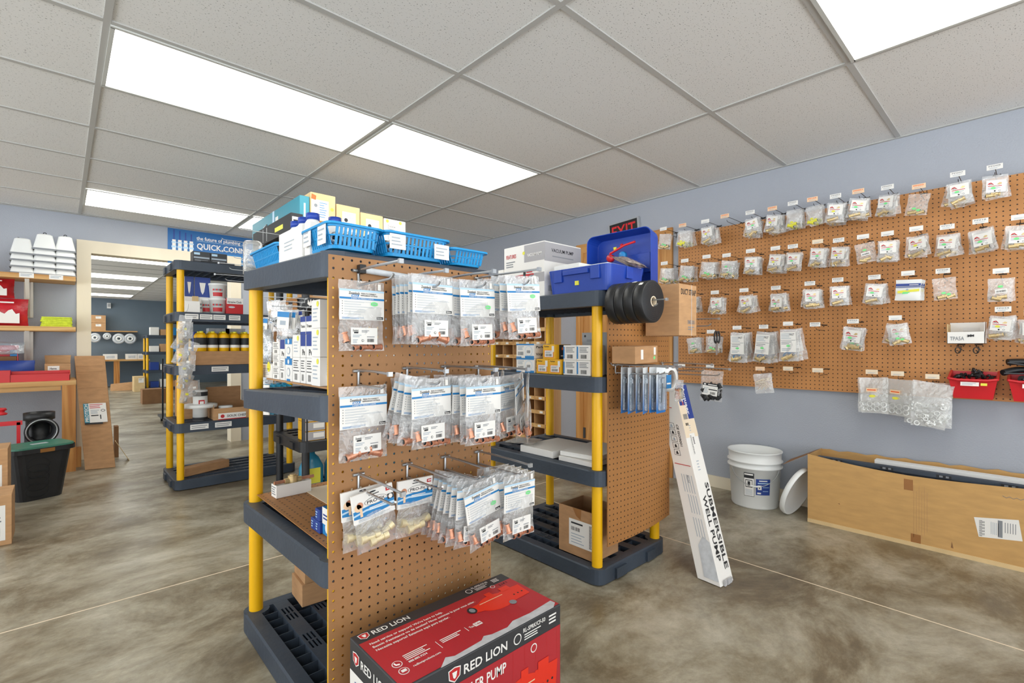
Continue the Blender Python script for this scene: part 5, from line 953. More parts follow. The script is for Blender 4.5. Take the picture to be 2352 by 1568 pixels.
b = B(); x0, x1 = xy(103, 5.85), xy(162, 5.85); b.box(x0, 5.76, 0, x1, 5.763, .14, 'card'); b.box(x0, 5.97, 0, x1, 5.973, .14, 'card'); b.box(x0, 5.763, 0, x0+.003, 5.97, .14, 'card'); b.box(x1-.003, 5.763, 0, x1, 5.97, .14, 'card'); b.box(x0+.003, 5.763, 0, x1-.003, 5.97, .005, 'card_inside')
b.hull8([(x0, 5.97, .14), (x1, 5.97, .14), (x0, 5.973, .14), (x1, 5.973, .14), (x0-.005, 6.02, .21), (x1+.005, 6.02, .21), (x0-.005, 6.023, .21), (x1+.005, 6.023, .21)], 'card')
t = ob('open_carton', b, None, (0, 0, .7815), label='small open brown carton at the back of the pine bench', cat='box'); q = B().frame((x0+.02, 5.76, .02), (1, 0, 0), (0, 0, 1)); q.pr(0, 0, .075, .10, 'white_paper'); q.lines(.01, .02, .065, .06, 4, 'ink_light'); q.tx('Hanna', .012, .07, .018, 'ink', 1, w=.045); ob('carton_label', q, t)
t = ob('blue_bag', pouch(.36, .17, .16, 'print_navy', 6, bulge=.02), None, (xy(12, 5.76), 5.765, .7815+.172), (0, 0, 0), 'dark blue wrapped bundle on the left of the pine bench', 'bundle')
ob('tissue_box', B().box(xy(23, 5.86), 5.86, .0, xy(42, 5.86), 5.96, .05, 'print_blue'), None, (0, 0, .99), label='light blue box stacked against a red bin above the bench', cat='box')
b = B(); x0, x1 = xy(-30, 5.95), xy(43, 5.95); b.box(x0, 5.965, 0, x1, 5.97, .30, 'red_plastic'); b.box(x1-.005, 5.85, 0, x1, 5.965, .26, 'red_plastic'); b.box(x0, 5.85, 0, x1-.005, 5.965, .005, 'red_plastic'); b.box(x0+.02, 5.86, .005, x1-.008, 5.955, .205, 'card_inside'); ob('stack_bin', b, None, (0, 0, .7815), label='tall red bin at the back left of the pine bench', cat='bin')
t = ob('clear_bag', pouch(.24, .12, .10, 'blue_clear', 14, bulge=.02), None, (xy(12, 5.76), 5.70, 1.105), (-.7, 0, 0), 'clear bluish plastic bag on top of the wrapped bundle', 'bag')
# items under and beside the bench
t = emp('valve_box', (-.13, 4.80, 0), 'black tapered irrigation box with a green lid standing near the bench', 'valve box')
b = B(); n_ = 24
def oct_(a, bq, z): return [(px_, py_, z) for px_, py_ in rrect(-a, -bq, a, bq, .06, 5)]
vs = oct_(.125, .10, 0)+oct_(.165, .13, .33)+oct_(.185, .15, .335)+oct_(.185, .15, .365); b.add(vs, [(r*n_+j, r*n_+(j+1) % n_, (r+1)*n_+(j+1) % n_, (r+1)*n_+j) for r in range(3) for j in range(n_)]+[tuple(range(n_))[::-1]], 'black_plastic')
for k in range(5): 
    z = .07+.045*k; b.tube([(-.03+.062*math.cos(a), -(.104+.09*(z+.045*math.sin(a))), z+.05*math.sin(a)) for a in [j*.3307 for j in range(20)]], .0022, 'ink', 4)
    b.tube([((.129+.12*(z+.03*math.sin(a))), .0+.045*math.cos(a), z+.04*math.sin(a)) for a in [j*.3307 for j in range(20)]], .0022, 'ink_grey', 4)
ob('box_body', b, t); b = B(); vs = oct_(.180, .145, 0)+oct_(.178, .143, .012); b.add(vs, [(j, (j+1) % n_, n_+(j+1) % n_, n_+j) for j in range(n_)]+[tuple(range(n_, 2*n_))], 'green_lid'); b.box(-.03, -.02, .012, .06, .02, .014, 'clear_grey'); ob('box_lid', b, t, (0, 0, .3652)); t.rotation_euler = (0, 0, .35)
ob('tape_strip', B().box(-.03, -.1885, .335, .05, -.1865, .36, 'tape'), t).location = (0, .036, 0)
t = emp('pipe_tee', (-.125, 5.22, 0), 'black plastic pipe tee standing behind the green lidded box', 'pipe fitting')
b = B(); b.lathe([(.085, 0), (.085, .38), (.078, .385), (.078, .50), (.092, .505), (.092, .56), (.080, .56), (.078, .50)], 'black_rubber', n=28); ob('tee_body', b, t)
b = B(); b.lathe([(.07, 0), (.07, .06), (.095, .065), (.10, .10), (.085, .10), (.072, .09), (.070, .02)], 'black_plastic', n=28); b.lathe([(.084, .1005), (.088, .104), (.092, .1005)], 'steel', n=28); ob('side_socket', b, t, (0, -.06, .43), (PI/2, 0, .18))
# red stand at the far left
t = emp('jack_stand', (-.30, 5.0, 0), 'red metal pump stand with a round knob at the left edge', 'stand'); b = B()
b.box(-.05, -.01, .02, -.03, .01, .58, 'red_plastic'); b.box(.06, -.01, .02, .08, .01, .52, 'red_plastic'); b.box(-.05, -.01, .50, .09, .01, .53, 'red_plastic'); b.box(-.06, -.06, 0, .10, .06, .02, 'red_plastic'); ob('stand_frame', b, t); b = B(); b.lathe([(0, 0), (.03, .0), (.035, .01), (.02, .02), (.02, .03), (.032, .035), (.025, .05), (0, .05)], 'red_plastic', n=16); ob('knob', b, t, (-.02, 0, .58))
# cartons at the left edge
GC = 'brown cartons at the left edge of the picture'
for k, (uR, uM, yy, z0, z1, lb) in enumerate(((27, 8, 3.75, 0, .27, 'lower front carton at the left edge of the picture'), (18, 10, 4.1, .0, .47, 'tall back carton at the left edge of the picture'))):
    x1 = xy(uR, yy); carton('brown_carton', x1-.35, yy, z0, x1, yy+.25, z1, 'card', lb, group=GC, rot=0, prints=[('side_label', '-y', lab(.78, .1, .93, .8, k))])
# leaning cardboard sheet
pa, pb = Vector((.154, 5.53, .002)), Vector((.358, 5.49, .002)); ta, tb = Vector((.09, 5.93, .985)), Vector((.305, 5.92, .985))
nrm = (pb-pa).cross(ta-pa).normalized(); t = emp('leaning_carton', pa, 'tall flattened brown carton leaning on the wall between bench and doorway', 'box')
q = B(); k_ = -nrm*.022 if nrm.y < 0 else nrm*.022; z_ = Vector((0, 0, 0)); q.hull8([z_, pb-pa, k_, pb-pa+k_, ta-pa, tb-pa, ta-pa+k_, tb-pa+k_], 'card_brown'); ob('carton_body', q, t, bev=.003)
q = B(); ux = (pb-pa).normalized(); uy_ = (ta-pa).normalized(); nn = ux.cross(uy_); q.o = nn*.0012 if nn.y < 0 else -nn*.0012; q.ux = ux; q.uy = uy_; q.n = nn if nn.y < 0 else -nn
q.pr(.03, .42, .19, .60, 'white_paper'); q.pr(.03, .42, .065, .60, 'print_teal', 1); runs(q, 'PROTECH', .585, .036, .02, 'white_paper', .15, 2) if False else None
vs_, fs_, tw_ = text_mesh('PROTECH'); q.add([q.o+q.uy*(.428+a*(.165/tw_))+q.ux*(.060-b_*.033)+q.n*.0008 for a, b_, _ in vs_], fs_, 'white_paper')
q.lines(.072, .55, .17, .595, 3, 'print_red', 1, .4); q.disc(.165, .53, .016, 'ink', 1, 14, .012); q.disc(.165, .53, .012, 'white_paper', 2, 14, .008); q.pr(.078, .48, .13, .49, 'ink', 1); q.pr(.14, .45, .148, .49, 'ink', 1); q.pr(.03, .405, .155, .42, 'ink', 1); q.lines(.078, .50, .14, .54, 3, 'ink_light', 1); ob('printed_label', q, t)
q = B(); q.o = q_o = (nn if nn.y < 0 else -nn)*.0009; q.ux = ux; q.uy = uy_; q.n = nn if nn.y < 0 else -nn
for a in (.77, .93, .99): q.pr(.004, a*.97, .195, a*.97+.002, 'card_inside')
ob('crease_lines', q, t)
carton('brown_carton', xy(262, 6.0), 5.97, 0, xy(272, 6.0), 6.07, .30, 'card_inside', 'narrow dark carton behind the leaning carton at the doorway')
ob('loose_flap', B().hull8([(.0, 0, 0), (.004, 0, 0), (0, .10, 0), (.004, .10, 0), (-.10, 0, .19), (-.096, 0, .19), (-.10, .10, .19), (-.096, .10, .19)], 'card_pale'), None, (.475, 5.72, .0), label='bent cardboard flap leaning behind the tall flattened carton', cat='cardboard')
# banner
t = emp('banner', (xy(385, YB), YB-.001, 1.945), 'blue plumbing banner on the wall above the doorway', 'banner'); bw, bh = 1.30, .365
ob('banner_sheet', B().box(0, -.004, 0, bw, 0, bh, 'banner_blue'), t); q = B().frame((0, -.004, 0), (1, 0, 0), (0, 0, 1))
for k in range(4): x = .055+.052*k; q.pr(x-.006, .25, x+.006, bh-.01-.01*k, 'print_navy'); q.pr(x-.016, .14, x+.016, .25, 'white_paper', 1); q.pr(x-.022, .165, x+.022, .185, 'print_pale', 2); q.pr(x-.022, .215, x+.022, .228, 'print_pale', 2); q.pr(x-.012, .0, x+.012, .14, 'peach_paper', 1)
q.tx('the future of plumbing ...', .26, .275, .040, 'white_paper', 1, w=.47); q.pr(.26, .262, .72, .265, 'print_pale', 1); q.tx('QUICK CONNECT', .26, .180, .062, 'white_paper', 1, w=.62); q.pr(.40, .0, bw-.002, .155, 'print_blue', 1); q.tx('.Use with Copper, CPVC', .56, .105, .028, 'white_paper', 2, w=.34); q.tx('.No special tools', .56, .055, .028, 'white_paper', 2, w=.26); ob('banner_print', q, t)
# ================================================================ TALL UNIT IN FRONT OF THE BANNER
YU = 4.285; zf = [.076, .498, .931, 1.332, 1.717]
for k, (a, c) in enumerate(((445, 485), (486, 524))):
    carton('ballast_box', xy(a, YU), YU+.03, zf[4], xy(c, YU), YU+.13, zf[4]+.085, 'carton_black', '%s black box with a photo print on top of the tall shelf unit' % ('left', 'right')[k], group='black boxes on the tall unit', prints=[('front_print', '-y', lambda q, w, h: (q.pr(w*.05, h*.35, w*.95, h*.6, 'print_green') if False else q.pr(w*.05, h*.38, w*.95, h*.52, 'ink_light'), q.pr(w*.06, h*.7, w*.4, h*.9, 'print_pale'), q.tx('DeWALT', w*.08, h*.74, h*.12, 'ink', 2, w=w*.28) if False else None, q.lines(w*.1, h*.12, w*.9, h*.3, 1, 'ink_grey')))])
ob('cutting_mat', B().box(.80, YU+.02, zf[4], 1.03, YU+.30, zf[4]+.016, 'ink'), None, label='flat black sheet lying at the left of the black boxes on the tall unit', cat='sheet')
nb = lambda q, w, h: (q.pr(0, h*.45, w, h, 'print_navy'), q.pp([(w*.3, h*.85), (w*.7, h*.85), (w*.6, h*.6), (w*.5, h*.52), (w*.4, h*.6)], 'white_paper', 1), q.lines(w*.1, h*.1, w*.8, h*.3, 2, 'ink_grey'))
for k, (a, c, h_) in enumerate(((424, 445, .17), (447, 483, .17))): carton('navy_box', xy(a, YU+.1), YU+.1, zf[3]+.0, xy(c, YU+.1), YU+.22, zf[3]+.28, 'white_paper', '%s navy and white box at the back of the tall unit shelf' % ('left', 'right')[k], group='navy and white boxes', prints=[('front_print', '-y', nb)])
carton('white_tray', xy(424, YU), YU+.005, zf[3], xy(460, YU), YU+.08, zf[3]+.085, 'white_paper', 'low white carton on the tall unit shelf behind the front yellow post'); carton('brown_carton', xy(442, YU+.08), YU+.082, zf[3], xy(456, YU+.08), YU+.098, zf[3]+.13, 'card_pale', 'thin tan carton behind the low white carton on the tall unit')
def pail(x, y, z, r, h, label, grp='white pails with red print'):
    t = ob('joint_pail', B().lathe([(0, 0), (r*.86, 0), (r, h*.86), (r*1.06, h*.87), (r*1.06, h), (0, h)], 'white_plastic', n=22), None, (x, y, z), label=label, cat='pail', group=grp); q = B(); fa_ = math.atan2(-y, -x)
    for j in range(6):
        a0 = fa_-.6+.2*j; a1 = a0+.2; 
        q.quad(*[((r*.86+r*.14*zz/h/.86+.001)*math.cos(w_), (r*.86+r*.14*zz/h/.86+.001)*math.sin(w_), zz) for w_, zz in ((a0, h*.12), (a1, h*.12), (a1, h*.38), (a0, h*.38))], 'print_red')
        q.quad(*[((r*.86+r*.14*zz/h/.86+.001)*math.cos(w_), (r*.86+r*.14*zz/h/.86+.001)*math.sin(w_), zz) for w_, zz in ((a0, h*.5), (a1, h*.5), (a1, h*.62), (a0, h*.62))], 'ink_grey' if j % 2 else 'print_red')
    ob('pail_label', q, t); return t
yy = YU+.075; pail(xy(500, yy), yy, zf[3], .062, .12, 'white pail with red print, right lower one on the tall unit'); pail(xy(500, yy), yy, zf[3]+.1205, .062, .115, 'white pail with red print stacked on top of another'); pail(xy(478, yy), yy+.05, zf[3], .05, .115, 'small white pail half hidden left of the stacked pails')
carton('red_carton', xy(521, YU), YU+.005, zf[3], xy(559, YU), YU+.11, zf[3]+.125, 'print_red', 'red and white carton beside the pails on the tall unit', prints=[('front_print', '-y', lambda q, w, h: (q.pr(0, h*.62, w, h, 'white_paper'), q.tx('Abrasive Cloth', w*.04, h*.68, h*.14, 'ink', 1, w=w*.85), q.disc(w*.3, h*.42, w*.2, 'clear_grey', 1, 12, h*.06)))])
q = B()
tl = emp('rim_labels', (.62, 4.2668, 1.27), 'row of white printed labels on the rim of the tall unit', 'label')
tl.location = (.0, 0, 0)
for z, us in ((zf[3], ((425, 456), (459, 488), (490, 518), (526, 552))), (zf[2], ((486, 525),)), (zf[1], ((437, 479), (494, 532)))):
    for a, c in us:
        q = B(); x0, x1 = xy(a, 4.2662), xy(c, 4.2662); q.box(x0, 4.2652, z-.052, x1, 4.2663, z-.014, 'white_paper'); q.frame((x0, 4.2651, z-.052), (1, 0, 0), (0, 0, 1)); q.lines((x1-x0)*.06, .005, (x1-x0)*.94, .033, 2, 'ink_grey', 1, .4, .15); ob('rim_label', q, tl)
# cleaner bottles in a tray
t = emp('bottle_tray', (xy(449, YU), YU+.002, zf[2]), 'shallow brown carton tray holding the yellow bottles', 'tray'); tw = .42
b = B(); b.box(0, 0, 0, tw, .003, .105, 'card_brown'); b.box(0, .20, 0, tw, .203, .105, 'card_brown'); b.box(0, .003, 0, .003, .2, .105, 'card_brown'); b.box(tw-.003, .003, 0, tw, .2, .105, 'card_brown'); b.box(.003, .003, 0, tw-.003, .2, .004, 'card_inside'); ob('tray_body', b, t)
x_ = xy(451, YU)
for k in range(10):
    x = x_+.042+.078*(k % 5); y = YU+.05+.09*(k//5)
    o = ob('cleaner_bottle', B().lathe([(0, 0), (.035, 0), (.035, .222), (.022, .243), (.0, .243)], 'yellow_sticker' if False else 'yellow_post', n=20), None, (x, y, zf[2]+.0045), label='yellow capped bottle in the brown tray, %s row, %s from the left' % (('front', 'back')[k//5], ORD[k % 5]), cat='bottle', group='yellow and black bottles')
    ob('bottle_label', B().lathe([(.0355, .150), (.0355, .205)], 'ink', n=20).lathe([(.0357, .128), (.0357, .1495)], 'white_paper', n=20), o); ob('bottle_cap', B().lathe([(0, .241), (.014, .242), (.014, .255), (0, .256)], 'yellow_sticker', n=14), o)
ob('blue_can', B().box(0, 0, 0, .075, .07, .26, 'print_navy'), None, (xy(446, YU+.24), YU+.24, zf[2]+.0), label='dark blue box behind the yellow bottles', cat='box')
for k in range(2): ob('plastic_tray', B().box(0, 0, 0, .150, .10, .04, 'clear_grey'), None, (xy(480+38*k, YU+.24), YU+.24, zf[2]+.2502), label='%s clear grey tray stacked behind the yellow bottles' % ('left', 'right')[k], cat='tray', group='clear trays behind the bottles')
for k in range(2): carton('brown_carton', xy(480+38*k, YU+.24), YU+.235, zf[2], xy(480+38*k, YU+.24)+.150, YU+.345, zf[2]+.2498, 'card', '%s brown carton under the clear trays behind the bottles' % ('left', 'right')[k], group='cartons behind the bottles')
# items on the second shelf
t = emp('floor_drain', (xy(461, YU+.09), YU+.11, zf[1]), 'white round plastic drain fitting with a wide flange', 'pipe fitting'); b = B(); b.lathe([(0, 0), (.05, 0), (.05, .235), (0, .235)], 'white_plastic', n=26); ob('drain_body', b, t); ob('flange', B().lathe([(.0505, .095), (.115, .10), (.118, .125), (.0505, .13)], 'white_plastic', n=30), t); ob('black_band', B().lathe([(.0512, .19), (.0512, .222)], 'ink', n=26), t); ob('black_band', B().lathe([(.0515, .002), (.0515, .025)], 'ink', n=26), t); ob('red_label', B().box(-.02, -.0535, .10, .02, -.0515, .16, 'print_red').box(-.012, -.0540, .12, .014, -.0536, .15, 'white_paper'), t)
carton('brown_carton', .70, YU+.23, zf[1], xy(452, YU+.27), YU+.50, zf[1]+.30, 'card', 'large brown carton behind the front yellow post on the tall unit')
b = B(); x0, x1 = xy(492, YU), xy(575, YU); b.box(x0, 0, 0, x1, .003, .09, 'card'); b.box(x0, .003, 0, x0+.003, .28, .12, 'card'); b.box(x1-.003, .003, 0, x1, .28, .12, 'card'); b.box(x0, .28, 0, x1, .283, .24, 'card_brown'); b.box(x0+.003, .003, 0, x1-.003, .28, .004, 'card_inside')
t = ob('open_carton', b, None, (0, YU+.01, zf[1]), label='open brown carton with a white printed strip on the tall unit', cat='box'); q = B().frame((x0, 0, 0), (1, 0, 0), (0, 0, 1)); q.pr(.03, .005, x1-x0-.03, .05, 'white_paper'); q.disc(.06, .027, .014, 'print_red', 1); q.tx('SIOUX CHIEF', .09, .018, .018, 'ink', 1, w=.14); q.pr(.03, .0, x1-x0-.03, .006, 'print_red', 2); ob('carton_print', q, t)
b = B().lathe([(0, 0), (.05, 0), (.05, .095), (0, .095)], 'white_plastic', n=22); t = ob('cleanout_plug', b, None, ((x0+x1)/2-.03, YU+.09, zf[1]+.006), label='short white pipe cap inside the open brown carton', cat='pipe fitting'); ob('black_band', B().lathe([(.0506, .03), (.0506, .06)], 'ink', n=22), t)
p, q_ = onz(440, 1112, .076), onz(500, 1055, .076); b = B().box(0, 0, 0, .36, .09, .062, 'card_brown'); ob('long_box', b, None, (p.x+.0, 4.36, .0765), (0, 0, .38), label='long narrow brown carton lying on the bottom shelf of the tall unit', cat='box', bev=.002)
# hanging strip of clear packets
x = xy(432, 4.20)
t = emp('display_hook', (x, 4.2662, 1.335), 'white hook sticking out of the tall unit holding clear packets', 'hook'); b = B(); b.tube([(0, 0, 0), (0, -.06, .02), (0, -.07, .05)], .003, 'white_plastic'); ob('hook_arm', b, t)
R = random.Random(7)
for k in range(12):
    o = ob('parts_packet', pouch(.085, .12, .03, 'clear_bag', 40+k, nx=5, nz=6, bulge=.1), None, (x+R.uniform(-.035, .035), 4.195+.006*(k % 4), 1.30-.048*k), (R.uniform(-.1, .1), R.uniform(-.5, .5), R.uniform(-.4, .4)), 'clear packet of small parts, %s from the top of the hanging bunch' % ORD[k], 'bag', 'bunch of clear packets on the tall unit')
    ob('yellow_sticker', B().box(-.014, -.0165, -.06, .006, -.0155, -.045, 'yellow_sticker' if k % 2 else 'white_paper'), o)
    b = B(); fitting(b, (0, 0, 0), .009, .03, (R.uniform(-1, 1), 0, 1), 'steel'); ob('metal_part', b, o, (0, 0, -.09))
# ================================================================ BLACK UNIT: CARTONS ON TOP
ZB = 1.842; XF = 1.16
tb = lambda q, w, h: (q.pr(w*.48, 0, w*.52, h, 'print_pale'), q.pr(w*.54, h*.25, w*.60, h*.75, 'white_paper'), q.tube([q.at(w*.25, h*.3, 2), q.at(w*.30, h*.62, 2), q.at(w*.36, h*.66, 2), q.at(w*.37, h*.4, 2)], .006, 'steel'), q.lines(w*.05, h*.2, w*.22, h*.4, 2, 'print_pale'), q.disc(w*.68, h*.5, .02, 'ink_grey', 1))
y0, y1 = yx(710, 1.10), 3.98
carton('faucet_box', 1.146, 3.20, ZB+.001, 1.208, 4.25, 2.054, 'print_teal', 'long teal box overhanging the left side of the black shelf unit', prints=[('side_print', '-x', tb), ('end_print', '-y', lambda q, w, h: (q.lines(w*.4, h*.1, w*.6, h*.9, 1, 'print_pale', 1, .7, .1),))])
t = carton('faucet_box', 1.056, 3.10, 1.79, 1.130, 3.90, 1.905, 'ink', 'long dark box with a yellow strip hanging below the teal box', prints=[('side_print', '-x', lambda q, w, h: (q.pr(w*.62, h*.35, w*.82, h*.6, 'yellow_sticker'), q.pr(w*.4, h*.1, w*.41, h*.9, 'steel'), q.pr(w*.3, h*.1, w*.31, h*.9, 'steel'))), ('end_print', '-y', lambda q, w, h: (q.pr(w*.1, h*.08, w*.7, h*.8, 'white_paper'), q.lines(w*.2, h*.15, w*.6, h*.7, 3, 'ink')))])
t.rotation_euler = (0, 0, .0)
yc = 3.19
l1 = lambda q, w, h: (q.pr(w*.03, h*.28, w*.72, h*.82, 'white_paper'), q.disc(w*.2, h*.66, w*.07, 'ink_grey', 1), q.bars(w*.08, h*.36, w*.3, h*.46, 'ink', 1), q.lines(w*.35, h*.34, w*.68, h*.78, 7, 'print_blue', 1, .3, .5), q.pp([(w*.02, h*.82), (w*.2, h*.80), (w*.22, h*.92), (w*.04, h*.96)], 'print_orange', 2), q.disc(w*.86, h*.62, w*.07, 'yellow_sticker', 2), q.pr(w*.25, 0, w*.5, h*.26, 'tape_brown', 1))
l2 = lambda q, w, h: (q.pr(w*.24, h*.12, w*.82, h*.78, 'white_paper'), q.disc(w*.4, h*.5, w*.08, 'ink', 1), q.lines(w*.3, h*.56, w*.76, h*.74, 4, 'ink_light', 1), q.lines(w*.3, h*.18, w*.76, h*.4, 4, 'ink_light', 1), q.bars(w*.6, h*.2, w*.78, h*.28, 'print_red', 2, 7))
l3 = lambda q, w, h: (q.pr(w*.18, h*.08, w*.9, h*.74, 'ink'), q.pr(w*.19, h*.09, w*.89, h*.73, 'white_paper', 1), q.tx('HDASA', w*.22, h*.64, h*.07, 'ink', 2, w=w*.3), q.tx('PAINS', w*.22, h*.52, h*.06, 'ink', 2, w=w*.25), q.lines(w*.22, h*.2, w*.6, h*.48, 5, 'ink_light', 2, .3), q.disc(w*.15, h*.9, w*.07, 'yellow_sticker', 1), q.disc(w*.75, h*.9, w*.07, 'yellow_sticker', 1), q.disc(w*.75, h*.16, w*.1, 'card', 2, 12, h*.04))
for a, c, h_, m, pr_, lb, g in ((712, 771, .245, 'card_pale', l1, 'wide brown carton with an orange corner mark on the black unit', None), (773, 827, .20, 'card_pale', l2, 'left of the two matching brown cartons on the black unit', 1), (828, 880, .175, 'card_pale', l2, 'right of the two matching brown cartons on the black unit', 1), (882, 932, .165, 'white_paper', l3, 'white carton with a framed print at the right end of the black unit', None)):
    x0, x1 = xy(a, yc), xy(c, yc)-.002; carton('parts_carton', max(x0, 1.212), yc, ZB, x1, yc+.22, ZB+h_, m, lb, group='matching brown cartons' if g else None, prints=[('front_print', '-y', pr_)])

# wire hooks sticking out left of the black unit, with a mesh of clear bags
for k, (u, v) in enumerate(((620, 566), (640, 552), (606, 590), (640, 585), (650, 600))):
    p = onx(u, v, 1.0); t = emp('display_hook', (1.1375, (3.25, 3.65, 3.35, 3.45, 3.55)[k], (1.822, 1.822, 1.66, 1.60, 1.54)[k]), 'long thin wire hook reaching left from the black unit, %s from top' % ORD[k], 'hook', 'wire hooks left of the black unit', (0, 0, -PI/2)); hook_parts(t, .40, 'steel', .035, .0022, scan=k > 1)
# ================================================================ BLACK UNIT: side pegboard, bags and shelf goods
XG = 1.118
ob('pegboard', B().box(0, 0, 0, .52, .005, .33, 'pegboard_oak'), None, (XG+.008, 3.72, 1.06), (0, 0, -PI/2), 'small brown pegboard on the left side of the black shelf unit', 'pegboard')
GH = 'clear bags on the small side pegboard'
for k, (u, v, w, h, m) in enumerate(((607, 728, .10, .20, 'print_blue'), (640, 700, .12, .16, None), (655, 712, .10, .20, 'print_blue'), (672, 712, .09, .16, 'print_navy'), (600, 835, .13, .19, 'blue_clear'), (628, 690, .10, .14, None))):
    x = XG-.08-.05*(k % 3); p = onx(u, v, x)
    t = emp('display_hook', (XG+.0075, p.y, p.z+.02), 'steel hook on the small side pegboard, %s' % ('front left', 'upper middle', 'lower middle', 'rightmost', 'lowest', 'upper left')[k], 'hook', 'hooks on the small side pegboard', (0, 0, -PI/2)); hook_parts(t, XG+.008-x+.06, 'steel', .02, .0022)
    for j in range(2):
        o = ob('parts_bag', pouch(w, h, .02, 'blue_clear' if m == 'blue_clear' else 'clear_bag', 60+k+j, nx=6, nz=8), None, (x+.03*j, p.y, p.z), (0, .08*(-1)**k, -PI/2+.5+.1*j), 'clear bag with %s, %s on the %s hook of the small side pegboard' % ('blue card' if m == 'print_blue' else 'navy card' if m == 'print_navy' else 'blue parts' if m else 'grey parts', ('front', 'behind')[j], ('front left', 'upper middle', 'lower middle', 'rightmost', 'lowest', 'upper left')[k]), 'bag', GH)
        if m and m != 'blue_clear': q = B(); q.box(-w*.42, -.0115, -h*.52, w*.42, -.0105, -.01, 'white_paper'); q.box(-w*.42, -.012, -h*.2, w*.42, -.0116, -.01, m); q.box(-w*.2, -.012, -h*.42, w*.2, -.0116, -.30*h, 'ink_light'); ob('header_card', q, o)
        for i in range(3): b = B(); fitting(b, (0, 0, 0), .010, .035, (1, 0, .5*i-.5), 'steel' if k % 2 else 'grey_plastic'); ob('metal_part', b, o, (-.02+.02*i, 0, -h*.8))
# goods on the black unit shelves
for z, nm in ((1.391, 'upper'), (.931, 'middle')):
    for k in range(4):
        x0 = 1.215+.18*k; h_ = .10+.03*((k*7) % 3)
        carton('parts_carton', x0, 3.225, z, x0+.165, 3.44, z+h_, ('card', 'card_pale', 'white_paper', 'card')[k], '%s shelf of the black unit, %s carton from the left' % (nm, ORD[k]), group='cartons on the black unit', prints=[('front_label', '-y', lab(.15, .2, .8, .8, k))])
q = B()
tl = emp('rim_labels', (0, 0, 0), 'white torn stickers and printed strips on the black unit rims', 'label')
for z, a, c in ((1.391, 706, 722), (1.391, 737, 748)):
    x0, x1 = xy(a, 3.1492), xy(c, 3.1492); R = random.Random(int(a)); q = B(); q.frame((x0, 3.1494, z-.055), (1, 0, 0), (0, 0, 1)); w = x1-x0; q.pp([(0, .012), (w*.3, .0), (w*.7, .004), (w, .03), (w*.9, .044), (w*.6, .02), (w*.5, .046), (w*.3, .02), (w*.1, .04)], 'white_paper'); ob('torn_sticker', q, tl)
# two yellow corner posts of a further unit seen behind
# ================================================================ NEAREST UNIT: TOP SHELF
def zt(y): return 1.330+(1.362-1.330)*(y-1.232)/.82
def basket(name, x0, y0, x1, y1, z, h, label, grp, tags=(), tilt=0, th=.003):
    cx, cy = (x0+x1)/2, (y0+y1)/2; w, d = (x1-x0)/2, (y1-y0)/2
    t = emp(name, (cx, cy, z), label, 'basket', grp); t.rotation_euler = (tilt, 0, 0)
    b = B(); tp = .016; n = 24
    def rg(a, z_, r=.025): return [(px_, py_, z_) for px_, py_ in rrect(-w+a, -d+a, w-a, d-a, r, 5)]
    def band(z0, z1):
        a0, a1 = tp*(1-z0/h), tp*(1-z1/h); vs = rg(a0, z0)+rg(a1, z1)+rg(a1+th, z1)+rg(a0+th, z0); n = 24
        b.add(vs, [(r*n+j, r*n+(j+1) % n, ((r+1) % 4)*n+(j+1) % n, ((r+1) % 4)*n+j) for r in range(4) for j in range(n)], 'blue_basket')
    band(0, h*.14); band(h*.84, h); band(h*.48, h*.54)
    vs = rg(tp, 0)+rg(tp, .002); b.add(vs, [tuple(range(24))[::-1], tuple(range(24, 48))], 'blue_basket')
    vs = rg(-.006, h-.006)+rg(-.006, h)+rg(th, h)+rg(th, h-.006); b.add(vs, [(r*24+j, r*24+(j+1) % 24, ((r+1) % 4)*24+(j+1) % 24, ((r+1) % 4)*24+j) for r in range(4) for j in range(24)], 'blue_basket')
    for zz, hh2 in ((h*.13, h*.49), (h*.53, h*.85)):
        a0, a1 = tp*(1-zz/h), tp*(1-hh2/h)
        def rib(c, s, ax):
            if ax == 'x':
                b.hull8([(c-.0035, s*(d-a0)-s*th, zz), (c+.0035, s*(d-a0)-s*th, zz), (c-.0035, s*(d-a0), zz), (c+.0035, s*(d-a0), zz), (c-.0035, s*(d-a1)-s*th, hh2), (c+.0035, s*(d-a1)-s*th, hh2), (c-.0035, s*(d-a1), hh2), (c+.0035, s*(d-a1), hh2)], 'blue_basket')
            else:
                b.hull8([(s*(w-a0)-s*th, c-.0035, zz), (s*(w-a0), c-.0035, zz), (s*(w-a0)-s*th, c+.0035, zz), (s*(w-a0), c+.0035, zz), (s*(w-a1)-s*th, c-.0035, hh2), (s*(w-a1), c-.0035, hh2), (s*(w-a1)-s*th, c+.0035, hh2), (s*(w-a1), c+.0035, hh2)], 'blue_basket')
        nx_ = max(4, int(2*w/.0175)); ny_ = max(4, int(2*d/.0175))
        for s in (-1, 1):
            for k in range(nx_+1): rib(-w+.025+(2*w-.05)*k/nx_, s, 'x')
            for k in range(ny_+1): rib(-d+.025+(2*d-.05)*k/ny_, s, 'y')
    ob('basket_body', b, t)
    for k, (side, a, c, z0, z1) in enumerate(tags):
        q = B()
        if side == 'y': q.box(-w+a, -d-.0022, z0, -w+c, -d-.0010, z1, 'white_paper'); q.frame((-w+a, -d-.0024, z0), (1, 0, 0), (0, 0, 1)); ln = c-a
        else: q.box(-w-.0022, d-c, z0, -w-.0010, d-a, z1, 'white_paper'); q.frame((-w-.0024, d-a, z0), (0, -1, 0), (0, 0, 1)); ln = c-a
        q.lines(ln*.1, .008, ln*.9, (z1-z0)*.85, 3, 'ink_light', 1, .3, .4, k); ob('note_tag', q, t)
    return t
GB = 'blue plastic baskets on the nearest unit'
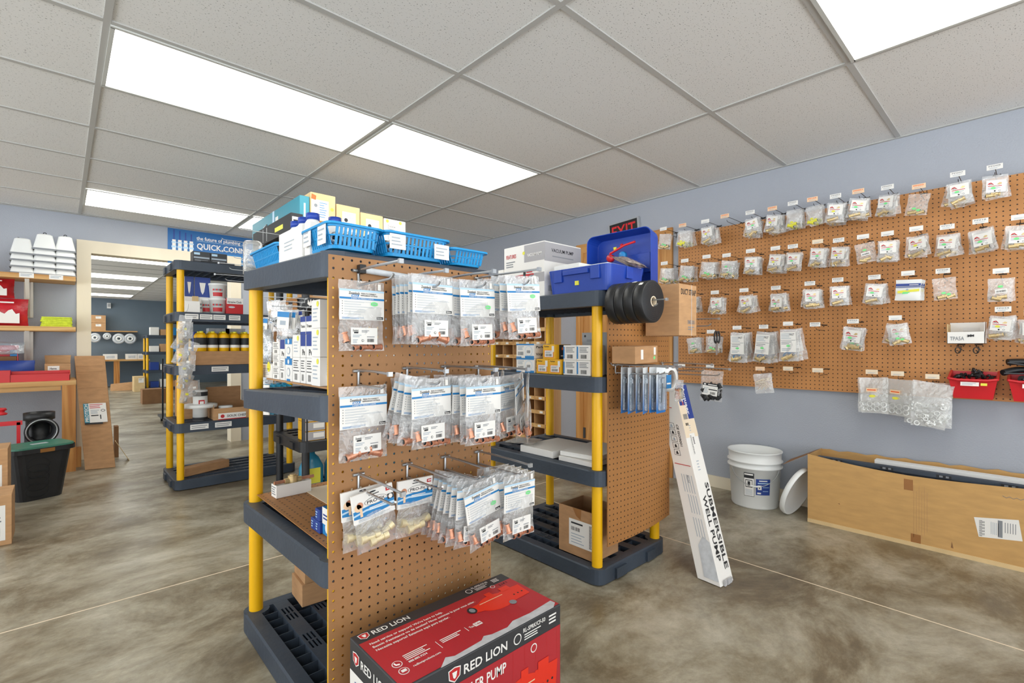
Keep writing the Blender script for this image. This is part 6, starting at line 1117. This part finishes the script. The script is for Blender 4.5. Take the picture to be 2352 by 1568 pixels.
Yf = 1.262
xa, xb = .528, xy(880, Yf); basket('plastic_basket', xa, Yf, xb, 1.46, 1.345, .068, 'largest blue slotted basket at the near corner of the nearest shelf unit', GB, (('x', .02, .075, .02, .074), ('x', .125, .18, .01, .065)))
xc, xd = xy(886, Yf), xy(1034, Yf); basket('plastic_basket', xc, Yf, xd, 1.44, 1.345, .070, 'middle blue slotted basket with two handwritten notes', GB, (('y', .012, .065, .018, .062), ('y', (xd-xc)-.062, (xd-xc)-.006, .006, .052)))
xe, xf = xy(1038, Yf), xy(1121, Yf); basket('plastic_basket', xe, Yf, min(xf, 1.075+.03), 1.44, 1.345, .052, 'short blue slotted basket at the right end of the nearest shelf unit', GB)
y_ = yx(577, .535); basket('plastic_basket', .525, yx(637, .525), .62, yx(575, .525), 1.358, .062, 'small blue basket at the far left of the nearest unit top', GB)
R = random.Random(12)
for gi, (xa_, xb_, n_) in enumerate(((xa+.04, xb-.04, 9), (xc+.03, xd-.03, 6))):
    for k in range(n_):
        q = B(); a = R.uniform(0, 3); r = .016; q.tube([(r*math.cos(j*.45)*1.4, 0, r*math.sin(j*.45)) for j in range(15)], .0045, 'black_rubber' if k % 3 else 'steel', 6)
        ob('hose_clamp', q, None, (xa_+(xb_-xa_)*(k+.5)/n_, Yf+.05+.03*(k % 3), 1.345+.032), (0, 0, R.uniform(-1, 1)), 'round clamp in the %s blue basket, %s from left' % (('largest', 'middle')[gi], ORD[k]), 'clamp', 'clamps in the %s blue basket' % ('largest', 'middle')[gi])
# white carton with bottles
ya, yb_ = yx(694, .53), yx(641, .53); z = zt(ya)+.002
t = emp('bottle_carton', (.53, ya, z), 'open white carton holding white bottles with blue caps', 'box'); d = yb_-ya; b = B(); b.box(0, 0, 0, .002, d, .10, 'white_paper'); b.box(.17, 0, 0, .172, d, .10, 'white_paper'); b.box(.002, 0, 0, .17, .002, .10, 'white_paper'); b.box(.002, d-.002, 0, .17, d, .10, 'white_paper'); b.box(.002, .002, 0, .17, d-.002, .003, 'white_paper'); ob('carton_body', b, t)
q = B().frame((0, d, 0), (0, -1, 0), (0, 0, 1)); q.lines(d*.25, .035, d*.7, .07, 3, 'ink_light', 1, .25); ob('handwriting', q, t)
for k in range(4):
    o = ob('white_bottle', B().lathe([(0, 0), (.030, 0), (.032, .004), (.032, .095), (.018, .118), (.016, .122), (0, .122)], 'white_plastic', n=22), None, (.53+.045+(0 if k < 3 else .07), ya+.035+(d-.07)*(k % 3)/2, z+.0035), label='white bottle with blue cap in the open white carton, %s' % ('nearest', 'middle', 'furthest', 'behind the others')[k], cat='bottle', group='white bottles with blue caps'); ob('bottle_cap', B().lathe([(0, .121), (.020, .121), (.020, .140), (0, .142)], 'print_navy' if False else 'blue_case', n=18), o)
carton('jug_box', .535, ya-.045, z-.001, .64, ya-.004, z+.10, 'white_paper', 'white jug shaped box between the bottles carton and the largest blue basket')
ya, yb_ = yx(632, .55), yx(600, .55); carton('label_box', .63, ya, zt(ya)+.002, .70, yb_, zt(ya)+.125, 'white_paper', 'white box with a small blue square behind the small blue basket', prints=[('front_print', '-x', lambda q, w, h: (q.pr(w*.1, h*.62, w*.4, h*.85, 'print_navy'), q.lines(w*.1, h*.2, w*.8, h*.5, 3, 'ink_light'), q.pr(0, h*.95, w, h, 'print_teal')))])
t = ob('clear_jar', B().lathe([(0, 0), (.035, 0), (.035, .12), (.03, .13), (0, .13)], 'milky_bag', n=18), None, (.565, yx(568, .545)-.0, zt(2.0)+.002), label='clear jar at the far left corner of the nearest unit top', cat='jar')
# ================================================================ NEAREST UNIT: THIRD SHELF
Z = .926
ob('shelf_board', B().box(.584, 1.305, .9505, .90, 1.98, .9560, 'card_brown'), None, label='thin brown board lying under the white boxes on the nearest unit', cat='board')
Z = .957; XB_ = .585
pale = lambda q, w, h: (q.lines(w*.2, h*.2, w*.8, h*.75, 4, 'ink_light', 1, .3), q.disc(w*.75, h*.85, w*.13, 'yellow_sticker', 1))
bl1 = lambda q, w, h: (q.pr(0, h*.72, w, h, 'print_blue'), q.disc(w*.5, h*.86, w*.12, 'white_paper', 1), q.disc(w*.5, h*.4, w*.25, 'ink_light', 1, 14, h*.2), q.disc(w*.5, h*.4, w*.18, 'white_paper', 2, 14, h*.15), q.pr(w*.25, 0, w*.75, h*.1, 'print_blue', 1))
bl2 = lambda q, w, h: (q.lines(w*.15, h*.55, w*.85, h*.92, 4, 'ink', 1, .35), q.pr(w*.1, h*.45, w*.9, h*.48, 'ink', 1), q.bars(w*.3, h*.1, w*.7, h*.35, 'ink', 1, 8))
bl3 = lambda q, w, h: (q.pr(w*.05, h*.5, w, h, 'print_navy'), q.tx('Pe', w*.4, h*.12, h*.25, 'ink', 1, w=w*.5))
bl4 = lambda q, w, h: (q.pr(0, h*.7, w, h, 'print_navy'), q.tx('Transu', w*.1, h*.38, h*.16, 'ink', 1, w=w*.8), q.pr(0, 0, w, h*.15, 'print_navy'))
cols = [(721, 741, [(.088, pale), (.087, pale), (.086, pale)]), (703, 720, [(.083, bl2), (.075, bl3), (.058, bl4)]), (690, 702, [(.083, bl2), (.075, bl3), (.058, bl4)]), (672, 689, [(.083, bl2), (.075, pale), (.0, None)]), (655, 671, [(.078, bl1), (.068, bl1)]), (643, 654, [(.078, bl2), (.065, bl3)]), (626, 642, [(.045, bl2), (.045, bl2), (.045, bl2)]), (597, 625, [(.05, pale)])]
nbox = 0
for ci, (u0, u1, st) in enumerate(cols):
    z = Z; 
    for li, (h_, f) in enumerate(st):
        if not f: continue
        nbox += 1
        carton('parts_box', XB_-.008*(ci == 0), yx(u1, XB_)+.001, z, XB_+.12, yx(u0, XB_)-.001, z+h_, 'white_paper', 'white parts box on the nearest unit, %s column from the pegboard, %s from bottom' % (ORD[ci], ORD[li]), group='white and blue parts boxes on the nearest unit', prints=[('front_print', '-x', f)], bev=.001); z += h_+.0006
yj = yx(747, .60); carton('parts_box', .60, 1.30, Z, .70, yx(742, .60)-.002, Z+.075, 'white_paper', 'white box right against the post end of the nearest unit shelf', group='white and blue parts boxes on the nearest unit', prints=[('front_print', '-x', bl2)])
t = ob('blue_packet', pouch(.13, .14, .06, 'blue_clear', 77, bulge=.05), None, (XB_+.05, yx(612, XB_+.05), Z+.0505+.1405), (0, 0, -PI/2), 'clear blue packet standing on a white box at the far end of the shelf', 'bag')
# ================================================================ NEAREST UNIT: SECOND SHELF
Zs = .514
ob('pegboard_offcut', B().box(0, 0, 0, .45, .003, .675, 'pegboard_oak'), None, (.550, 1.980, .5135), (PI/2, 0, 0), 'brown pegboard offcut lying flat on the low shelf of the nearest unit', 'pegboard')
zz = .5175
t = emp('mixing_valve_box', (.60, 1.80, zz), 'long white open box with a brass valve lying in it', 'box'); b = B(); L_, W_, H_ = .13, .05, .046; b.box(0, 0, 0, W_, L_, .002, 'white_paper'); b.box(0, 0, .002, .002, L_, H_, 'white_paper'); b.box(W_-.002, 0, .002, W_, L_, H_, 'white_paper'); b.box(.002, 0, .002, W_-.002, .002, H_, 'white_paper'); b.box(.002, L_-.002, .002, W_-.002, L_, H_, 'white_paper')
t.location = (.585, 1.925, zz); t.rotation_euler = (0, 0, -PI/2+.05); ob('box_body', b, t); q = B().frame((0, 0, 0), (1, 0, 0), (0, 0, 1)); q.lines(.006, .008, .045, .042, 4, 'ink_grey'); ob('end_label', q, t)
t2 = emp('brass_valve', (.0, 0, 0), 'brass mixing valve with copper stubs lying in the long white box', 'valve'); t2.location = (.655, 1.902, zz+.052); t2.rotation_euler = (0, 0, -PI/2+.05); t2.scale = (.62, .62, .62); b = B(); b.cyl((0, 0, -.015), (0, 0, .028), .028, 'brass', n=18); b.cyl((0, 0, .028), (0, 0, .034), .020, 'brass', n=6); b.cyl((0, -.05, 0), (0, .05, 0), .016, 'brass', n=14); ob('valve_body', b, t2); b = B(); b.cyl((0, .05, 0), (0, .13, 0), .010, 'copper'); b.cyl((0, -.11, 0), (0, -.05, 0), .010, 'copper'); ob('copper_stubs', b, t2)
ob('paper_sheet', B().box(.70, 1.62, zz, 1.0, 1.92, zz+.002, 'cream_paper'), None, label='cream sheet of packing paper on the pegboard offcut', cat='paper')
for k, (yy, zi) in enumerate(((1.436, 0), (1.471, 0), (1.437, 1), )):
    carton('tissue_pack', .572, yy, zz+.036*zi, .70, yy+.033, zz+.035+.036*zi, 'print_navy', 'small blue box by the near post of the low shelf, %s' % ('nearest', 'second', 'upper')[k], group='small blue boxes on the low shelf', prints=[('end_print', '-x', lambda q, w, h: q.lines(w*.2, h*.2, w*.6, h*.85, 3, 'print_pale'))])
carton('tissue_pack', .580, 1.362, zz, .76, 1.434, zz+.082, 'print_blue', 'white and blue box with a picture against the pegboard on the low shelf', prints=[('side_print', '-x', lambda q, w, h: (q.pr(0, h*.4, w, h, 'white_paper'), q.disc(w*.5, h*.3, w*.2, 'white_paper'), q.lines(w*.1, h*.55, w*.9, h*.8, 2, 'print_navy', 1)))])
# bottom shelf cartons
for k in range(2): carton('brown_carton', .69+.01*k, 1.885, .0745+.0855*k, .93+.01*k, 2.02, .1595+.1005*k, 'card', '%s plain brown carton on the bottom shelf of the nearest unit' % ('lower', 'upper')[k], group='plain brown cartons on the bottom shelf', rot=-.06)
# ================================================================ THINGS ON AND UNDER THE BLACK UNIT
GYL = 'yellow and grey boxes on the black unit'
for k in range(4): carton('valve_carton', 1.17+.0*k, 3.17, .461+.062*(k % 3) if k < 3 else .461, 1.30 if k < 3 else 1.45, 3.30, .521+.062*(k % 3) if k < 3 else .56, 'yellow_box', 'yellow and grey box on the low shelf of the black unit, %s' % ('bottom', 'middle', 'top', 'larger one at right')[k] if k < 3 else 'larger yellow and grey box right of the stack on the black unit', group=GYL, prints=[('front_print', '-y', lambda q, w, h: (q.pr(0, h*.05, w, h*.95, 'print_grey'), q.pr(w*.4, h*.3, w*.95, h*.8, 'white_paper', 1)))]) if k < 3 else carton('valve_carton', 1.31, 3.17, .461, 1.45, 3.30, .57, 'yellow_box', 'larger yellow and grey box right of the stack on the black unit', group=GYL, prints=[('front_print', '-y', lambda q, w, h: (q.pr(0, 0, w, h*.8, 'print_grey'), q.pr(w*.3, h*.2, w*.95, h*.65, 'white_paper', 1)))])
def jug(x, y, label, rz=0):
    t = ob('cleaner_jug', B().lathe([(0, 0), (.075, 0), (.08, .01), (.08, .19), (.05, .25), (.025, .275), (.022, .30), (0, .30)], 'liquid_blue', n=20, sx=1, sy=.7), None, (x, y, .076), (0, 0, rz), label, 'jug', 'blue liquid jugs'); ob('red_cap', B().lathe([(0, .295), (.026, .295), (.026, .325), (0, .327)], 'red_plastic', n=14), t); ob('jug_label', B().box(-.05, -.0585, .09, .04, -.0562, .19, 'yellow_sticker'), t)
jug(1.25, 3.28, 'jug of blue liquid with red cap under the black unit, left one'); jug(1.43, 3.30, 'jug of blue liquid with red cap under the black unit, right one')
b = pouch(.5, .22, .2, 'liquid_blue', 3, bulge=.02); t = ob('softener_bag', b, None, (1.74, 3.35, .077+.222), (0, 0, 0), 'large blue and white printed sack on the bottom shelf of the black unit', 'sack'); q = B().frame((-.2, -.103, -.16), (1, 0, 0), (0, 0, 1)); q.tx('Poolife', 0, 0, .06, 'print_navy', 1, w=.3); ob('sack_print', q, t)
t = emp('card_hooks', (1.1372, 3.30, .86), 'short hook with blue blister packs on the side of the black unit', 'hook', None, (0, 0, -PI/2)); hook_parts(t, .20, 'steel', .02, .0025)
for k in range(5): o = ob('blister_card', B().box(-.04, -.004, -.19, .04, .004, 0, 'liquid_blue' if k else 'white_paper'), None, (.96+.035*k, 3.30, .83), (0, .06*k, -PI/2+.5), 'blue blister pack on the side hook of the black unit, %s from front' % ORD[k], 'blister pack', 'blister packs on the black unit side')
# ================================================================ BACK ROOM
t = emp('workbench', (0, YF-.7, 0), 'long workbench along the dark wall of the back room', 'workbench'); b = B().box(-2.5, 0, .68, 1.75, .69, .72, 'pine_x'); ob('bench_top', b, t)
for x in (-1.2, xy(268, YF-.66)): ob('leg', B().box(x-.06, .02, 0, x+.06, .06, .68, 'pine_z'), t)
t = ob('wall_shelf', B().box(xy(190, YF-.3), YF-.3, 1.44, xy(316, YF-.3), YF-.0005, 1.465, 'pine_x'), None, label='thin shelf on the dark wall of the back room', cat='shelf')
for k in range(2): carton('brown_carton', xy(207, YF-.28), YF-.28, 1.4655+.20*k, xy(243, YF-.28), YF-.05, 1.662+.20*k, 'card', '%s of two brown cartons stacked on the back room shelf' % ('lower', 'upper')[k], group='brown cartons on the back room shelf', prints=[('front_label', '-y', lab(.35, .55, .7, .85, k, False))])
for k, (u, r) in enumerate(((218, .15), (246, .11), (273, .17), (299, .17))):
    x = xy(u, YF-.32); b = B(); b.tube([(r*.6*math.cos(a), 0, r*.6*math.sin(a)) for a in [j*.35 for j in range(19)]], r*.22, 'clear_grey', 7); b.tube([(r*.3*math.cos(a), -.02, r*.3*math.sin(a)) for a in [j*.42 for j in range(16)]], r*.14, 'white_plastic', 6)
    ob('hose_coil', b, None, (x, YF-.33, 1.43-r), label='wrapped coil hanging under the back room shelf, %s from left' % ORD[k], cat='coil', group='wrapped coils in the back room')
for k, (u, w) in enumerate(((222, .25), (254, .28), (303, .24), (325, .18))): ob('parcel', B().box(0, 0, 0, w, .22, .14 if k else .08, 'white_paper').box(w*.2, -.002, .03, w*.8, 0, .10 if k else .06, 'clear_grey'), None, (xy(u, YF-.65)-w/2, YF-.62, .7205), label='white wrapped parcel on the back room workbench, %s from left' % ORD[k], cat='parcel', group='white parcels in the back room', bev=.01)
ob('wall_device', B().box(-.04, -.05, -.07, .04, 0, .07, 'white_plastic').box(-.03, -.09, -.03, .03, -.05, .05, 'grey_plastic'), None, (xy(250, YF), YF-.0005, zat(702, xy(250, YF), YF)), label='small white device on the dark wall of the back room', cat='camera')
# yellow unit in the back room
p = onz(345, 895, 0); ux0 = xy(334, 14.2)
unit('shelf_unit', ux0, 14.2, ux0+.95, 14.85, [.075, .49, .93, 1.33], 'x', 'yellow_post', 'slate_plastic', 'distant yellow and black shelf unit in the back room', GY)
for z in (.076, .491, .931, 1.331):
    for k in range(4): c = ('print_navy', 'white_paper', 'card', 'print_blue')[(k+int(z*10)) % 4]; h_ = .14+.05*((k+int(z*7)) % 2); carton('parts_box', ux0+.10+.2*k, 14.24, z, ux0+.27+.2*k, 14.45, z+h_, c, 'box on the distant back room unit, %s shelf up, %s from left' % (ORD[int(z/.4)], ORD[k]), group='boxes on the distant unit')
carton('brown_carton', xy(308, 14.1), 14.1, 0, xy(333, 14.1), 14.5, .35, 'card_pale', 'brown carton on the floor left of the distant shelf unit', prints=[('front_label', '-y', lab(.4, .6, .9, .9, 3, False))])
p = onz(350, 927, 0); carton('brown_carton', p.x-.15, p.y, 0, p.x+.22, p.y+.3, .27, 'card_inside', 'open brown carton on the back room floor nearer the doorway')
t = ob('flat_carton', B().hull8([(0, 0, 0), (.55, 0, 0), (0, .3, 0), (.55, .3, 0), (0, .1, .16), (.48, .1, .20), (0, .12, .16), (.48, .12, .20)], 'card'), None, tuple(onz(255, 898, 0)), label='crushed open carton on the floor under the back room workbench', cat='box')
for k, (u, z) in enumerate(((372, .78), (360, .0))): pass
t = emp('flat_cart', tuple(onz(372, 974, 0)), 'low black wheeled cart just inside the doorway by the tall unit', 'cart'); ob('cart_deck', B().box(0, .0, .07, .5, .4, .10, 'black_plastic').box(0, .0, .10, .02, .02, .9, 'black_plastic'), t)
for x in (.04, .46):
    for y in (.05, .35): ob('caster', B().cyl((x-.012, y, .035), (x+.012, y, .035), .034, 'black_rubber'), t)
